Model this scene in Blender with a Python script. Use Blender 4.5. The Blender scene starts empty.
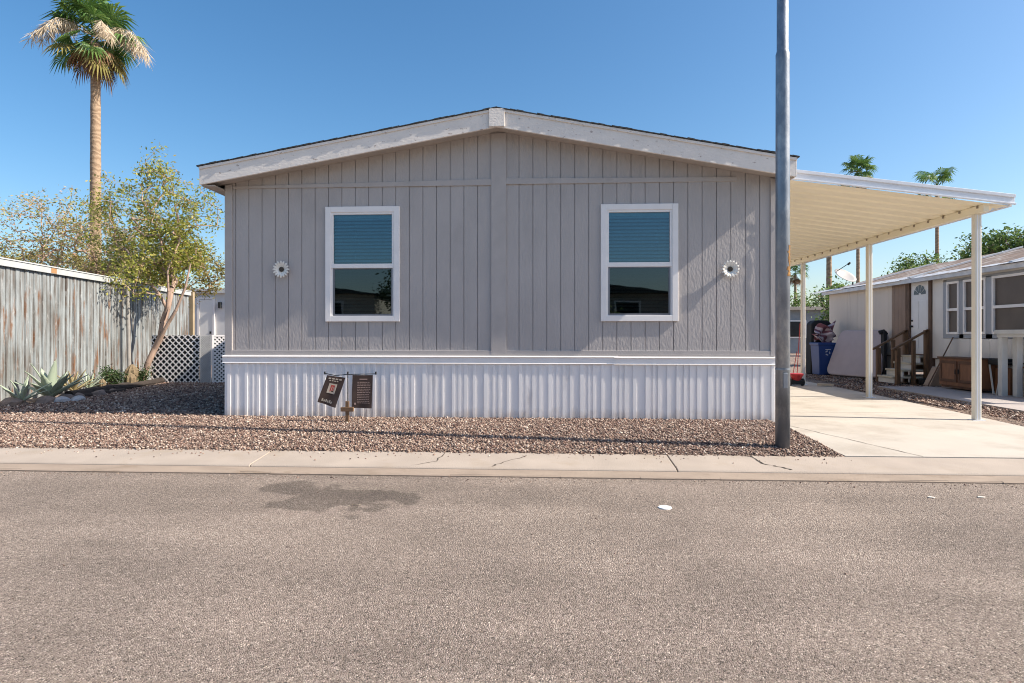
import bpy, math, random
from mathutils import Vector, Matrix, Quaternion
import numpy as np
random.seed(7); rnd = random.random
def U(a, b): return a + (b - a) * random.random()
R = math.radians
S = bpy.context.scene
COL = S.collection

# ------------------------------------------------------------ camera, sky, sun
cam = bpy.data.objects.new('camera', bpy.data.cameras.new('camera')); COL.objects.link(cam)
cam.location = (0, 0, 1.40); cam.rotation_euler = (R(90), R(0.0), R(3.15))
cam.data.sensor_width = 36; cam.data.lens = 36 * 600 / 1024; cam.data.shift_y = -6.5 / 1024
cam.data.clip_start = .05; cam.data.clip_end = 3000
S.camera = cam
S.render.resolution_x = 1024; S.render.resolution_y = 683
SUN = Vector((9.5, -1.0, 7.83)).normalized()
sun = bpy.data.objects.new('sun', bpy.data.lights.new('sun', 'SUN')); COL.objects.link(sun)
sun.data.energy = 5.0; sun.data.angle = R(0.55); sun.data.color = (1, .90, .77)
sun.rotation_euler = SUN.to_track_quat('Z', 'Y').to_euler(); sun.location = (30, -5, 30)
W = bpy.data.worlds.new('World'); S.world = W; W.use_nodes = True
nt = W.node_tree; bg = nt.nodes['Background']
sky = nt.nodes.new('ShaderNodeTexSky'); sky.sky_type = 'NISHITA'; sky.sun_disc = False
sky.sun_elevation = math.asin(SUN.z); sky.sun_rotation = math.atan2(SUN.x, SUN.y)
sky.altitude = 300; sky.air_density = 1.0; sky.dust_density = 2.0; sky.ozone_density = 1.6
hsv = nt.nodes.new('ShaderNodeHueSaturation'); hsv.inputs['Saturation'].default_value = 1.30; hsv.inputs['Hue'].default_value = .496
nt.links.new(sky.outputs[0], hsv.inputs['Color']); nt.links.new(hsv.outputs[0], bg.inputs[0]); bg.inputs[1].default_value = .115
S.view_settings.view_transform = 'Standard'; S.view_settings.look = 'None'
S.view_settings.exposure = 0.74; S.view_settings.gamma = 1
S.render.engine = 'CYCLES'; S.cycles.pixel_filter_type = 'BLACKMAN_HARRIS'; S.cycles.filter_width = 1.05

# ------------------------------------------------------------ materials
MATS = {}
def newmat(name):
    m = bpy.data.materials.new(name); m.use_nodes = True
    return m, m.node_tree, m.node_tree.nodes, m.node_tree.links, m.node_tree.nodes['Principled BSDF']
def mat(name, col, rough=.7, var=.12, scale=4, bump=0, bscale=60, metal=0, stretch=(1, 1, 1), col2=None, c2=(.5, .7), c2scale=3,
        island=0, spec=.4, detail=4, c2stretch=None):
    """base colour varied by noise; optional second colour in patches; optional bump; optional random per island"""
    if name in MATS: return MATS[name]
    m, t, n, l, p = newmat(name)
    tc = n.new('ShaderNodeTexCoord')
    def mp(st):
        q = n.new('ShaderNodeMapping'); q.inputs['Scale'].default_value = st; l.new(tc.outputs['Object'], q.inputs[0]); return q.outputs[0]
    v = mp(stretch)
    nz = n.new('ShaderNodeTexNoise'); nz.inputs['Scale'].default_value = scale; nz.inputs['Detail'].default_value = detail; l.new(v, nz.inputs[0])
    r = n.new('ShaderNodeValToRGB'); l.new(nz.outputs[0], r.inputs[0])
    r.color_ramp.elements[0].position = .3; r.color_ramp.elements[1].position = .7
    r.color_ramp.elements[0].color = [c * (1 - var) for c in col] + [1]; r.color_ramp.elements[1].color = [min(1, c * (1 + var)) for c in col] + [1]
    out = r.outputs[0]
    if col2:
        n2 = n.new('ShaderNodeTexNoise'); n2.inputs['Scale'].default_value = c2scale; n2.inputs['Detail'].default_value = 7; n2.inputs['Roughness'].default_value = .65
        l.new(mp(c2stretch or stretch), n2.inputs[0])
        r2 = n.new('ShaderNodeMapRange'); r2.inputs[1].default_value = c2[0]; r2.inputs[2].default_value = c2[1]; l.new(n2.outputs[0], r2.inputs[0])
        mx = n.new('ShaderNodeMixRGB'); l.new(r2.outputs[0], mx.inputs[0]); l.new(out, mx.inputs[1]); mx.inputs[2].default_value = list(col2) + [1]; out = mx.outputs[0]
    if island:
        g = n.new('ShaderNodeNewGeometry'); hs = n.new('ShaderNodeHueSaturation')
        a = n.new('ShaderNodeMapRange'); a.inputs[3].default_value = 1 - island; a.inputs[4].default_value = 1 + island; l.new(g.outputs['Random Per Island'], a.inputs[0])
        l.new(a.outputs[0], hs.inputs['Value']); l.new(out, hs.inputs['Color']); out = hs.outputs[0]
    l.new(out, p.inputs['Base Color'])
    p.inputs['Roughness'].default_value = rough; p.inputs['Metallic'].default_value = metal; p.inputs['Specular IOR Level'].default_value = spec
    if bump:
        nb = n.new('ShaderNodeTexNoise'); nb.inputs['Scale'].default_value = bscale; nb.inputs['Detail'].default_value = 5; l.new(v, nb.inputs[0])
        b = n.new('ShaderNodeBump'); b.inputs['Strength'].default_value = bump; b.inputs['Distance'].default_value = .01; l.new(nb.outputs[0], b.inputs['Height']); l.new(b.outputs[0], p.inputs['Normal'])
    MATS[name] = m; return m
def ramp_island(name, stops, rough=.8, trans=0, bump=0):
    """each loose piece its own colour from the ramp"""
    m, t, n, l, p = newmat(name)
    g = n.new('ShaderNodeNewGeometry'); r = n.new('ShaderNodeValToRGB'); r.color_ramp.interpolation = 'LINEAR'
    while len(r.color_ramp.elements) < len(stops): r.color_ramp.elements.new(.5)
    for e, (q, c) in zip(r.color_ramp.elements, stops): e.position = q; e.color = list(c) + [1]
    l.new(g.outputs['Random Per Island'], r.inputs[0]); l.new(r.outputs[0], p.inputs['Base Color'])
    p.inputs['Roughness'].default_value = rough; p.inputs['Specular IOR Level'].default_value = .3
    if trans:
        tr = n.new('ShaderNodeBsdfTranslucent'); l.new(r.outputs[0], tr.inputs[0]); mx = n.new('ShaderNodeMixShader'); mx.inputs[0].default_value = trans
        l.new(p.outputs[0], mx.inputs[1]); l.new(tr.outputs[0], mx.inputs[2]); l.new(mx.outputs[0], n['Material Output'].inputs[0])
    return m
def glass(name, tint, refl):
    m, t, n, l, p = newmat(name)
    tr = n.new('ShaderNodeBsdfTransparent'); tr.inputs[0].default_value = list(tint) + [1]
    gl = n.new('ShaderNodeBsdfGlossy'); gl.inputs['Roughness'].default_value = .015; gl.inputs[0].default_value = (.72, .82, .88, 1)
    nz = n.new('ShaderNodeTexNoise'); nz.inputs['Scale'].default_value = 1.6; tc = n.new('ShaderNodeTexCoord'); l.new(tc.outputs['Object'], nz.inputs[0])
    b = n.new('ShaderNodeBump'); b.inputs['Strength'].default_value = .05; b.inputs['Distance'].default_value = .02; l.new(nz.outputs[0], b.inputs['Height']); l.new(b.outputs[0], gl.inputs['Normal'])
    lw = n.new('ShaderNodeFresnel'); lw.inputs[0].default_value = 1.5
    ad = n.new('ShaderNodeMath'); ad.operation = 'ADD'; ad.use_clamp = True; ad.inputs[1].default_value = refl; l.new(lw.outputs[0], ad.inputs[0])
    mx = n.new('ShaderNodeMixShader'); l.new(ad.outputs[0], mx.inputs[0]); l.new(tr.outputs[0], mx.inputs[1]); l.new(gl.outputs[0], mx.inputs[2]); l.new(mx.outputs[0], n['Material Output'].inputs[0])
    return m

M = {}
M['siding'] = mat('grey_siding_paint', (.44, .412, .40), .75, .05, 3, .6, 34, stretch=(1, 1, .4), spec=.2, col2=(.37, .345, .335), c2=(.52, .8), c2scale=1.3, c2stretch=(1, 1, .6))
M['trim_grey'] = mat('grey_trim_paint', (.44, .41, .395), .7, .05, 5, .2, 60, stretch=(1, 1, 1), spec=.25)
M['fascia'] = mat('peeling_fascia_paint', (.76, .71, .66), .6, .05, 3, .35, 25, col2=(.40, .33, .29), c2=(.62, .66), c2scale=11, stretch=(1, 1, 1.8))
M['soffit'] = mat('soffit_paint', (.42, .38, .35), .8, .06, 4, .1)
M['white'] = mat('white_paint', (.83, .81, .80), .5, .03, 6, .05, 50)
M['vinyl'] = mat('white_vinyl_skirting', (.88, .86, .85), .38, .04, 2, .05, 30, stretch=(1, 1, .3), col2=(.58, .55, .54), c2=(.60, .85), c2scale=3)
def splash(m, z0, z1, col):
    t = m.node_tree; n = t.nodes; l = t.links; p = n['Principled BSDF']; src = p.inputs['Base Color'].links[0].from_socket
    tc = n.new('ShaderNodeTexCoord'); sp = n.new('ShaderNodeSeparateXYZ'); l.new(tc.outputs['Object'], sp.inputs[0])
    nz = n.new('ShaderNodeTexNoise'); nz.inputs['Scale'].default_value = 7; nz.inputs['Detail'].default_value = 8; l.new(tc.outputs['Object'], nz.inputs[0])
    a = n.new('ShaderNodeMath'); a.operation = 'MULTIPLY_ADD'; a.inputs[1].default_value = -.28; l.new(nz.outputs[0], a.inputs[0]); l.new(sp.outputs[2], a.inputs[2])
    r = n.new('ShaderNodeMapRange'); r.inputs[1].default_value = z0 - .14; r.inputs[2].default_value = z1 - .14; r.inputs[3].default_value = .55; r.inputs[4].default_value = 0; l.new(a.outputs[0], r.inputs[0])
    mx = n.new('ShaderNodeMixRGB'); l.new(r.outputs[0], mx.inputs[0]); l.new(src, mx.inputs[1]); mx.inputs[2].default_value = list(col) + [1]; l.new(mx.outputs[0], p.inputs['Base Color'])
splash(M['vinyl'], 0.0, .16, (.50, .42, .34))
M['shingle'] = mat('dark_shingles', (.05, .05, .05), .9, .3, 20, .6, 60)
M['dark'] = mat('dark_void', (.02, .022, .024), .8, .2)
M['room'] = mat('room_interior', (.30, .29, .27), .9, .1)
M['blind'] = mat('blind_slats', (.78, .78, .76), .6, .04)
M['screen_frame'] = mat('grey_aluminium_frame', (.22, .22, .24), .4, .08, metal=.6)
M['glass_up'] = glass('clear_window_glass', (.55, .74, .80), .06)
M['glass_lo'] = glass('screened_window_glass', (.32, .36, .33), .05)
M['steel'] = mat('galvanised_pole_steel', (.22, .25, .29), .40, .3, 5, .15, 50, metal=.5, stretch=(1, 1, .5), col2=(.40, .42, .44), c2=(.48, .75), c2scale=9)
M['rust'] = mat('rust', (.30, .15, .05), .9, .3, 12, .3)
M['carport'] = mat('cream_carport_metal', (.90, .83, .65), .45, .03, 2, 0, spec=.4)
M['gutter'] = mat('white_gutter_metal', (.74, .76, .80), .35, .03, 3, spec=.5)
M['post'] = mat('cream_post_paint', (.78, .73, .62), .45, .03, 3)
M['conc'] = mat('driveway_concrete', (.47, .43, .375), .85, .07, 1.2, .25, 90, col2=(.33, .29, .24), c2=(.48, .72), c2scale=.9, detail=8)
M['kerbc'] = mat('kerb_concrete', (.375, .32, .27), .9, .08, 2.5, .3, 80, col2=(.34, .28, .22), c2=(.55, .75), c2scale=2.2, detail=8)
M['crack'] = mat('dirt_in_cracks', (.06, .05, .04), 1, .3, 30)
M['dirt'] = mat('bare_dirt', (.26, .20, .155), 1, .2, 2, .5, 30)
M['wood'] = mat('stained_timber', (.15, .085, .045), .75, .3, 6, .3, 40, stretch=(4, 4, .6))
M['oldwood'] = mat('weathered_timber', (.26, .19, .13), .9, .25, 6, .4, 40, stretch=(3, 3, .5))
M['bark'] = mat('pale_pinkish_bark', (.38, .27, .21), .9, .25, 9, .5, 30, stretch=(1, 1, .4))
M['darkbark'] = mat('brown_bark', (.16, .115, .085), .9, .25, 9, .5, 30, stretch=(1, 1, .4))

# asphalt
def asphalt():
    m, t, n, l, p = newmat('worn_asphalt')
    tc = n.new('ShaderNodeTexCoord'); O = tc.outputs['Object']
    v = n.new('ShaderNodeTexVoronoi'); v.inputs['Scale'].default_value = 165; l.new(O, v.inputs[0])
    r = n.new('ShaderNodeValToRGB'); l.new(v.outputs['Color'], r.inputs[0]); e = r.color_ramp.elements
    e[0].position = .08; e[0].color = (.05, .041, .034, 1); e[1].position = .95; e[1].color = (.60, .51, .43, 1)
    q = e.new(.35); q.color = (.225, .180, .148, 1); q = e.new(.72); q.color = (.29, .235, .195, 1)
    nz = n.new('ShaderNodeTexNoise'); nz.inputs['Scale'].default_value = .8; nz.inputs['Detail'].default_value = 9; nz.inputs['Roughness'].default_value = .62; l.new(O, nz.inputs[0])
    mr = n.new('ShaderNodeMapRange'); mr.inputs[1].default_value = .3; mr.inputs[2].default_value = .7; mr.inputs[3].default_value = .80; mr.inputs[4].default_value = 1.20; l.new(nz.outputs[0], mr.inputs[0])
    nz3 = n.new('ShaderNodeTexNoise'); nz3.inputs['Scale'].default_value = 30; nz3.inputs['Detail'].default_value = 4; l.new(O, nz3.inputs[0])
    mr3 = n.new('ShaderNodeMapRange'); mr3.inputs[1].default_value = .3; mr3.inputs[2].default_value = .7; mr3.inputs[3].default_value = .84; mr3.inputs[4].default_value = 1.16; l.new(nz3.outputs[0], mr3.inputs[0])
    mpl = n.new('ShaderNodeMapping'); mpl.inputs['Scale'].default_value = (.12, 1.1, 1); l.new(O, mpl.inputs[0])
    nl = n.new('ShaderNodeTexNoise'); nl.inputs['Scale'].default_value = 1.5; nl.inputs['Detail'].default_value = 5; l.new(mpl.outputs[0], nl.inputs[0])
    ml = n.new('ShaderNodeMapRange'); ml.inputs[1].default_value = .3; ml.inputs[2].default_value = .7; ml.inputs[3].default_value = .95; ml.inputs[4].default_value = 1.25; l.new(nl.outputs[0], ml.inputs[0])
    m0 = n.new('ShaderNodeMath'); m0.operation = 'MULTIPLY'; l.new(mr.outputs[0], m0.inputs[0]); l.new(ml.outputs[0], m0.inputs[1])
    # small dark pits and flecks
    vp = n.new('ShaderNodeTexVoronoi'); vp.inputs['Scale'].default_value = 26; l.new(O, vp.inputs[0])
    pr_ = n.new('ShaderNodeMapRange'); pr_.inputs[1].default_value = .08; pr_.inputs[2].default_value = .20; pr_.inputs[3].default_value = .62; pr_.inputs[4].default_value = 1; l.new(vp.outputs['Distance'], pr_.inputs[0])
    m1 = n.new('ShaderNodeMath'); m1.operation = 'MULTIPLY'; l.new(m0.outputs[0], m1.inputs[0]); l.new(pr_.outputs[0], m1.inputs[1])
    mm = n.new('ShaderNodeMath'); mm.operation = 'MULTIPLY'; l.new(m1.outputs[0], mm.inputs[0]); l.new(mr3.outputs[0], mm.inputs[1])
    hs = n.new('ShaderNodeHueSaturation'); l.new(r.outputs[0], hs.inputs['Color']); l.new(mm.outputs[0], hs.inputs['Value'])
    # damp stain: distance field to two ellipses, broken by noise
    nd = n.new('ShaderNodeTexNoise'); nd.inputs['Scale'].default_value = 3.2; nd.inputs['Detail'].default_value = 5; l.new(O, nd.inputs[0])
    def ell(cx, cy, sx, sy):
        mp = n.new('ShaderNodeMapping'); mp.vector_type = 'POINT'; mp.inputs['Location'].default_value = (-cx / sx, -cy / sy, 0); mp.inputs['Scale'].default_value = (1 / sx, 1 / sy, 0); l.new(O, mp.inputs[0])
        ln = n.new('ShaderNodeVectorMath'); ln.operation = 'LENGTH'; l.new(mp.outputs[0], ln.inputs[0]); return ln.outputs['Value']
    a = ell(-1.72, 5.04, .56, .40); b = ell(-2.26, 5.38, .44, .24)
    mn = n.new('ShaderNodeMath'); mn.operation = 'MINIMUM'; l.new(a, mn.inputs[0]); l.new(b, mn.inputs[1])
    na = n.new('ShaderNodeMath'); na.operation = 'MULTIPLY_ADD'; na.inputs[1].default_value = 2.6; l.new(nd.outputs[0], na.inputs[0]); l.new(mn.outputs[0], na.inputs[2])
    mk = n.new('ShaderNodeMapRange'); mk.inputs[1].default_value = 2.12; mk.inputs[2].default_value = 2.30; mk.inputs[3].default_value = .64; mk.inputs[4].default_value = 1; l.new(na.outputs[0], mk.inputs[0])
    h2 = n.new('ShaderNodeHueSaturation'); l.new(hs.outputs[0], h2.inputs['Color']); l.new(mk.outputs[0], h2.inputs['Value'])
    # dusty sand along the kerb
    l.new(h2.outputs[0], p.inputs['Base Color']); p.inputs['Roughness'].default_value = .9; p.inputs['Specular IOR Level'].default_value = .3
    bp = n.new('ShaderNodeBump'); bp.inputs['Strength'].default_value = 1; bp.inputs['Distance'].default_value = .008; l.new(v.outputs['Distance'], bp.inputs['Height']); bp.invert = True
    b2 = n.new('ShaderNodeBump'); b2.inputs['Strength'].default_value = .5; b2.inputs['Distance'].default_value = .01; l.new(nz3.outputs[0], b2.inputs['Height']); l.new(bp.outputs[0], b2.inputs['Normal'])
    l.new(b2.outputs[0], p.inputs['Normal']); return m
M['asphalt'] = asphalt()
def gravel_sheet():
    m, t, n, l, p = newmat('gravel_bed')
    tc = n.new('ShaderNodeTexCoord'); v = n.new('ShaderNodeTexVoronoi'); v.inputs['Scale'].default_value = 38; l.new(tc.outputs['Object'], v.inputs[0])
    r = n.new('ShaderNodeValToRGB'); l.new(v.outputs['Color'], r.inputs[0]); e = r.color_ramp.elements
    e[0].color = (.09, .07, .06, 1); e[1].color = (.46, .38, .31, 1); q = e.new(.5); q.color = (.24, .17, .135, 1)
    l.new(r.outputs[0], p.inputs['Base Color']); p.inputs['Roughness'].default_value = .95
    bp = n.new('ShaderNodeBump'); bp.inputs['Strength'].default_value = 1; bp.inputs['Distance'].default_value = .02; bp.invert = True; l.new(v.outputs['Distance'], bp.inputs['Height']); l.new(bp.outputs[0], p.inputs['Normal'])
    return m
M['gravelbed'] = gravel_sheet()
M['stones'] = ramp_island('gravel_stones', [(0, (.055, .04, .038)), (.25, (.16, .10, .08)), (.5, (.28, .18, .14)), (.7, (.27, .205, .165)), (.88, (.44, .34, .27)), (1, (.60, .52, .45))], .85)

# ------------------------------------------------------------ mesh helpers
class MB:
    def __init__(s): s.v = []; s.f = []
    def add(s, vs, fs):
        o = len(s.v); s.v += [tuple(x) for x in vs]; s.f += [tuple(i + o for i in f) for f in fs]; return s
    def box(s, x0, x1, y0, y1, z0, z1):
        return s.add([(x0, y0, z0), (x1, y0, z0), (x1, y1, z0), (x0, y1, z0), (x0, y0, z1), (x1, y0, z1), (x1, y1, z1), (x0, y1, z1)],
                     [(0, 3, 2, 1), (4, 5, 6, 7), (0, 1, 5, 4), (1, 2, 6, 5), (2, 3, 7, 6), (3, 0, 4, 7)])
    def obox(s, c, sz, rot=(0, 0, 0)):
        from mathutils import Euler
        m = Euler(rot).to_matrix(); c = Vector(c); hx, hy, hz = [q / 2 for q in sz]
        vs = [c + m @ Vector((x, y, z)) for z in (-hz, hz) for x, y in ((-hx, -hy), (hx, -hy), (hx, hy), (-hx, hy))]
        return s.add(vs, [(0, 3, 2, 1), (4, 5, 6, 7), (0, 1, 5, 4), (1, 2, 6, 5), (2, 3, 7, 6), (3, 0, 4, 7)])
    def prism(s, pts, axis, a, b):
        """extrude a 2D polygon along axis from a to b; pts in the other two axes (x,z for y; y,z for x; x,y for z)"""
        def mk(p, t):
            return {'y': (p[0], t, p[1]), 'x': (t, p[0], p[1]), 'z': (p[0], p[1], t)}[axis]
        k = len(pts); vs = [mk(p, a) for p in pts] + [mk(p, b) for p in pts]
        return s.add(vs, [tuple(range(k))[::-1], tuple(range(k, 2 * k))] + [(i, (i + 1) % k, k + (i + 1) % k, k + i) for i in range(k)])
    def bar(s, p, q, w, h=None, up=(0, 0, 1)):
        p = Vector(p); q = Vector(q); d = (q - p).normalized(); h = h or w
        a = d.cross(Vector(up)); a = a.normalized() if a.length > 1e-4 else Vector((1, 0, 0)); b = a.cross(d)
        vs = [o + a * x * w / 2 + b * y * h / 2 for o in (p, q) for x, y in ((-1, -1), (1, -1), (1, 1), (-1, 1))]
        return s.add(vs, [(0, 3, 2, 1), (4, 5, 6, 7), (0, 1, 5, 4), (1, 2, 6, 5), (2, 3, 7, 6), (3, 0, 4, 7)])
    def tube(s, path, rad, n=8, caps=True):
        path = [Vector(p) for p in path]; k = len(path)
        if not hasattr(rad, '__len__'): rad = [rad] * k
        vs = []; ref = None
        for i, p in enumerate(path):
            d = (path[min(i + 1, k - 1)] - path[max(i - 1, 0)]).normalized()
            if ref is None: ref = d.orthogonal().normalized()
            a = (ref - d * ref.dot(d)).normalized(); ref = a; b = d.cross(a)
            vs += [p + (a * math.cos(2 * math.pi * j / n) + b * math.sin(2 * math.pi * j / n)) * rad[i] for j in range(n)]
        fs = [(i * n + j, i * n + (j + 1) % n, (i + 1) * n + (j + 1) % n, (i + 1) * n + j) for i in range(k - 1) for j in range(n)]
        if caps: fs += [tuple(range(n))[::-1], tuple(range((k - 1) * n, k * n))]
        return s.add(vs, fs)
    def sheet(s, pts): return s.add(pts, [tuple(range(len(pts)))])
    def lathe(s, prof, c=(0, 0, 0), n=20):
        vs = [(c[0] + r * math.cos(2 * math.pi * j / n), c[1] + r * math.sin(2 * math.pi * j / n), c[2] + z) for r, z in prof for j in range(n)]
        k = len(prof)
        return s.add(vs, [(i * n + j, i * n + (j + 1) % n, (i + 1) * n + (j + 1) % n, (i + 1) * n + j) for i in range(k - 1) for j in range(n)] + [tuple(range(n))[::-1], tuple(range((k - 1) * n, k * n))])
    def build(s, name, m, parent=None, smooth=False, bev=0):
        off = Vector((0, 0, 0)); p = parent
        while p is not None: off += p.location; p = p.parent
        me = bpy.data.meshes.new(name); me.from_pydata([(x - off.x, y - off.y, z - off.z) for x, y, z in s.v], [], s.f); me.update()
        me.materials.append(m)
        if smooth:
            for q in me.polygons: q.use_smooth = True
        o = bpy.data.objects.new(name, me); COL.objects.link(o); o.parent = parent
        if bev:
            b = o.modifiers.new('bevel', 'BEVEL'); b.width = bev; b.segments = 2; b.limit_method = 'ANGLE'
        return o
def tag(o, label=None, cat=None, group=None, kind=None):
    if label: o['label'] = label
    if cat: o['category'] = cat
    if group: o['group'] = group
    if kind: o['kind'] = kind
    return o
def thing(name, loc, label, cat, group=None):
    o = bpy.data.objects.new(name, None); COL.objects.link(o); o.location = loc; o.empty_display_size = .2
    return tag(o, label, cat, group)
def dup(o, parent=None, loc=None, rz=None, sc=None, label=None):
    c = o.copy(); COL.objects.link(c); c.parent = parent
    if loc is not None: c.location = loc
    if rz is not None: c.rotation_euler = (0, 0, rz)
    if sc: c.scale = (sc, sc, sc)
    if label: c['label'] = label
    for ch in list(o.children): dup(ch, c)
    return c
def struct(name, mb, m, **k): return tag(mb.build(name, m, **k), kind='structure')

# ------------------------------------------------------------ ground, road, kerb, drive
def z_yard(x, y):     # the gravel rises gently from the kerb to the house
    return .095 + .078 * min(1, max(0, (y - 6.6) / 1.3)) ** .8
g = MB().box(-900, 900, -900, 1500, -2.0, -.06); struct('ground', g, M['dirt'])
rd = MB().sheet([(-120, -4.2, 0), (120, -4.2, 0), (120, 5.95, 0), (-120, 5.95, 0)]); struct('road', rd, M['asphalt'])
lot = MB(); lot.box(-300, 300, 6.45, 700, -1, .03); struct('yard_soil', lot, M['dirt'])
lot = MB(); lot.box(-300, 300, -700, -4.9, -1, .08); struct('opposite_yard_soil', lot, M['dirt'])
# kerb slabs, gaps between them are the joints
joints = [-60, -15.2, -12.1, -9.1, -6.9, -3.06, 1.32, 7.4, 10.4, 60]
kb = MB()
for a, b in zip(joints, joints[1:]):
    prof = [(6.07, -.1), (6.07, .040), (6.085, .052), (6.115, .060), (6.3, .075), (6.55, .098), (6.6, .1), (6.6, -.1)]
    nseg = 4 if b - a < 10 else 30
    kb.prism(prof, 'x', a + .006, b - .006)
struct('kerb', kb, M['kerbc'], bev=.006)
kb = MB(); x = -60
while x < 60:
    L = U(.25, .8); y0_ = 5.885 - U(0, .014); kb.prism([(y0_, -.1), (y0_, .012), (y0_ + .02, .020), (6.068, .034), (6.068, -.1)], 'x', x, x + L); x += L
struct('kerb_lip', kb, mat('dirty_kerb_lip', (.30, .24, .19), .95, .12, 5, .4, 60, col2=(.20, .15, .105), c2=(.56, .72), c2scale=3, stretch=(.5, 1, 1)))
kb = MB(); kb.box(-120, 120, -4.9, -4.2, -.2, .1); struct('opposite_kerb', kb, M['kerbc'])
kb = MB(); kb.box(-60, 60, 5.9, 6.59, -.2, .02); struct('kerb_joint_fill', kb, M['crack'])
# fine wandering cracks in the kerb: thin sunk-looking strips
cr = MB()
def crack(pts, w=.007):
    out = []
    for (x0, y0), (x1, y1) in zip(pts, pts[1:]):
        for k in range(5):
            t = k / 5; out.append((x0 + (x1 - x0) * t + U(-.02, .02), y0 + (y1 - y0) * t + U(-.008, .008)))
    out.append(pts[-1])
    zz = lambda y: (.060 + (y - 6.115) * .081 if y < 6.3 else .075 + (y - 6.3) * .092) + .003
    for (x0, y0), (x1, y1) in zip(out, out[1:]):
        ww = w * U(.5, 1.3)
        cr.add([(x0 - ww, y0, zz(y0)), (x0 + ww, y0, zz(y0)), (x1 + ww, y1, zz(y1)), (x1 - ww, y1, zz(y1))], [(0, 1, 2, 3)])
crack([(-1.36, 6.11), (-1.15, 6.25), (-1.1, 6.55)]); crack([(-.55, 6.11), (-.42, 6.25), (-.2, 6.5)])
crack([(2.46, 6.11), (2.35, 6.2), (2.25, 6.3), (2.2, 6.58)], .011)
tag(cr.build('kerb_cracks', M['crack']), kind='structure')
# gravel yard
gy = MB()
ys = [6.6, 6.8, 7.0, 7.3, 7.6, 7.9, 8.4, 8.8, 12, 18, 40]
for a, b in zip(ys, ys[1:]):
    gy.add([(-60, a, z_yard(0, a)), (3.21 if b < 8.9 else 3.2, a, z_yard(0, a)), (3.21 if b < 8.9 else 3.2, b, z_yard(0, b)), (-60, b, z_yard(0, b))], [(0, 1, 2, 3)])
struct('gravel_bed', gy, M['gravelbed'])
gy = MB(); gy.sheet([(6.6, 6.6, .10), (60, 6.6, .10), (60, 70, .17), (6.6, 70, .17)]); struct('side_gravel_bed', gy, M['gravelbed'])
# driveway slabs
dv = MB(); dj = [6.61, 10.0, 12.9, 16, 20, 24]
for a, b in zip(dj, dj[1:]):
    x0a = 3.215 + (min(a, 8.3) - 6.6) * .01; x0b = 3.215 + (min(b, 8.3) - 6.6) * .05
    za = .105 + (min(a, 12) - 6.6) * .012; zb = .105 + (min(b, 12) - 6.6) * .012
    xr = 6.55 + (a - 6.6) * .0385; xr2 = 6.55 + (b - 6.6) * .0385
    for xa, xb, xa2, xb2 in ((x0a, xr, x0b, xr2),):
        e = .006
        dv.add([(xa, a + e, -.1), (xb, a + e, -.1), (xb2, b - e, -.1), (xa2, b - e, -.1), (xa, a + e, za), (xb, a + e, za), (xb2, b - e, zb), (xa2, b - e, zb)],
               [(0, 3, 2, 1), (4, 5, 6, 7), (0, 1, 5, 4), (1, 2, 6, 5), (2, 3, 7, 6), (3, 0, 4, 7)])
struct('driveway', dv, M['conc'])
dv = MB().box(3.3, 6.5, 6.62, 24, -.1, .08); struct('driveway_joint_fill', dv, M['crack'])
dc = MB(); px_, py_ = 4.02, 6.62
while py_ < 9.9:
    nx_, ny_ = px_ - .028 + U(-.012, .012), py_ + .1; z_ = lambda y: .105 + (y - 6.6) * .012 + .003; w_ = U(.003, .007)
    dc.add([(px_ - w_, py_, z_(py_)), (px_ + w_, py_, z_(py_)), (nx_ + w_, ny_, z_(ny_)), (nx_ - w_, ny_, z_(ny_))], [(0, 1, 2, 3)]); px_, py_ = nx_, ny_
tag(dc.build('driveway_crack', M['crack']), kind='structure')
pt = MB().prism([(7.35, 6.62), (20, 6.62), (20, 14.3), (7.66, 14.3)], 'z', .0, .215); struct('patio', pt, mat('patio_concrete', (.40, .36, .34), .85, .08, 2, .2, 60))
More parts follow.
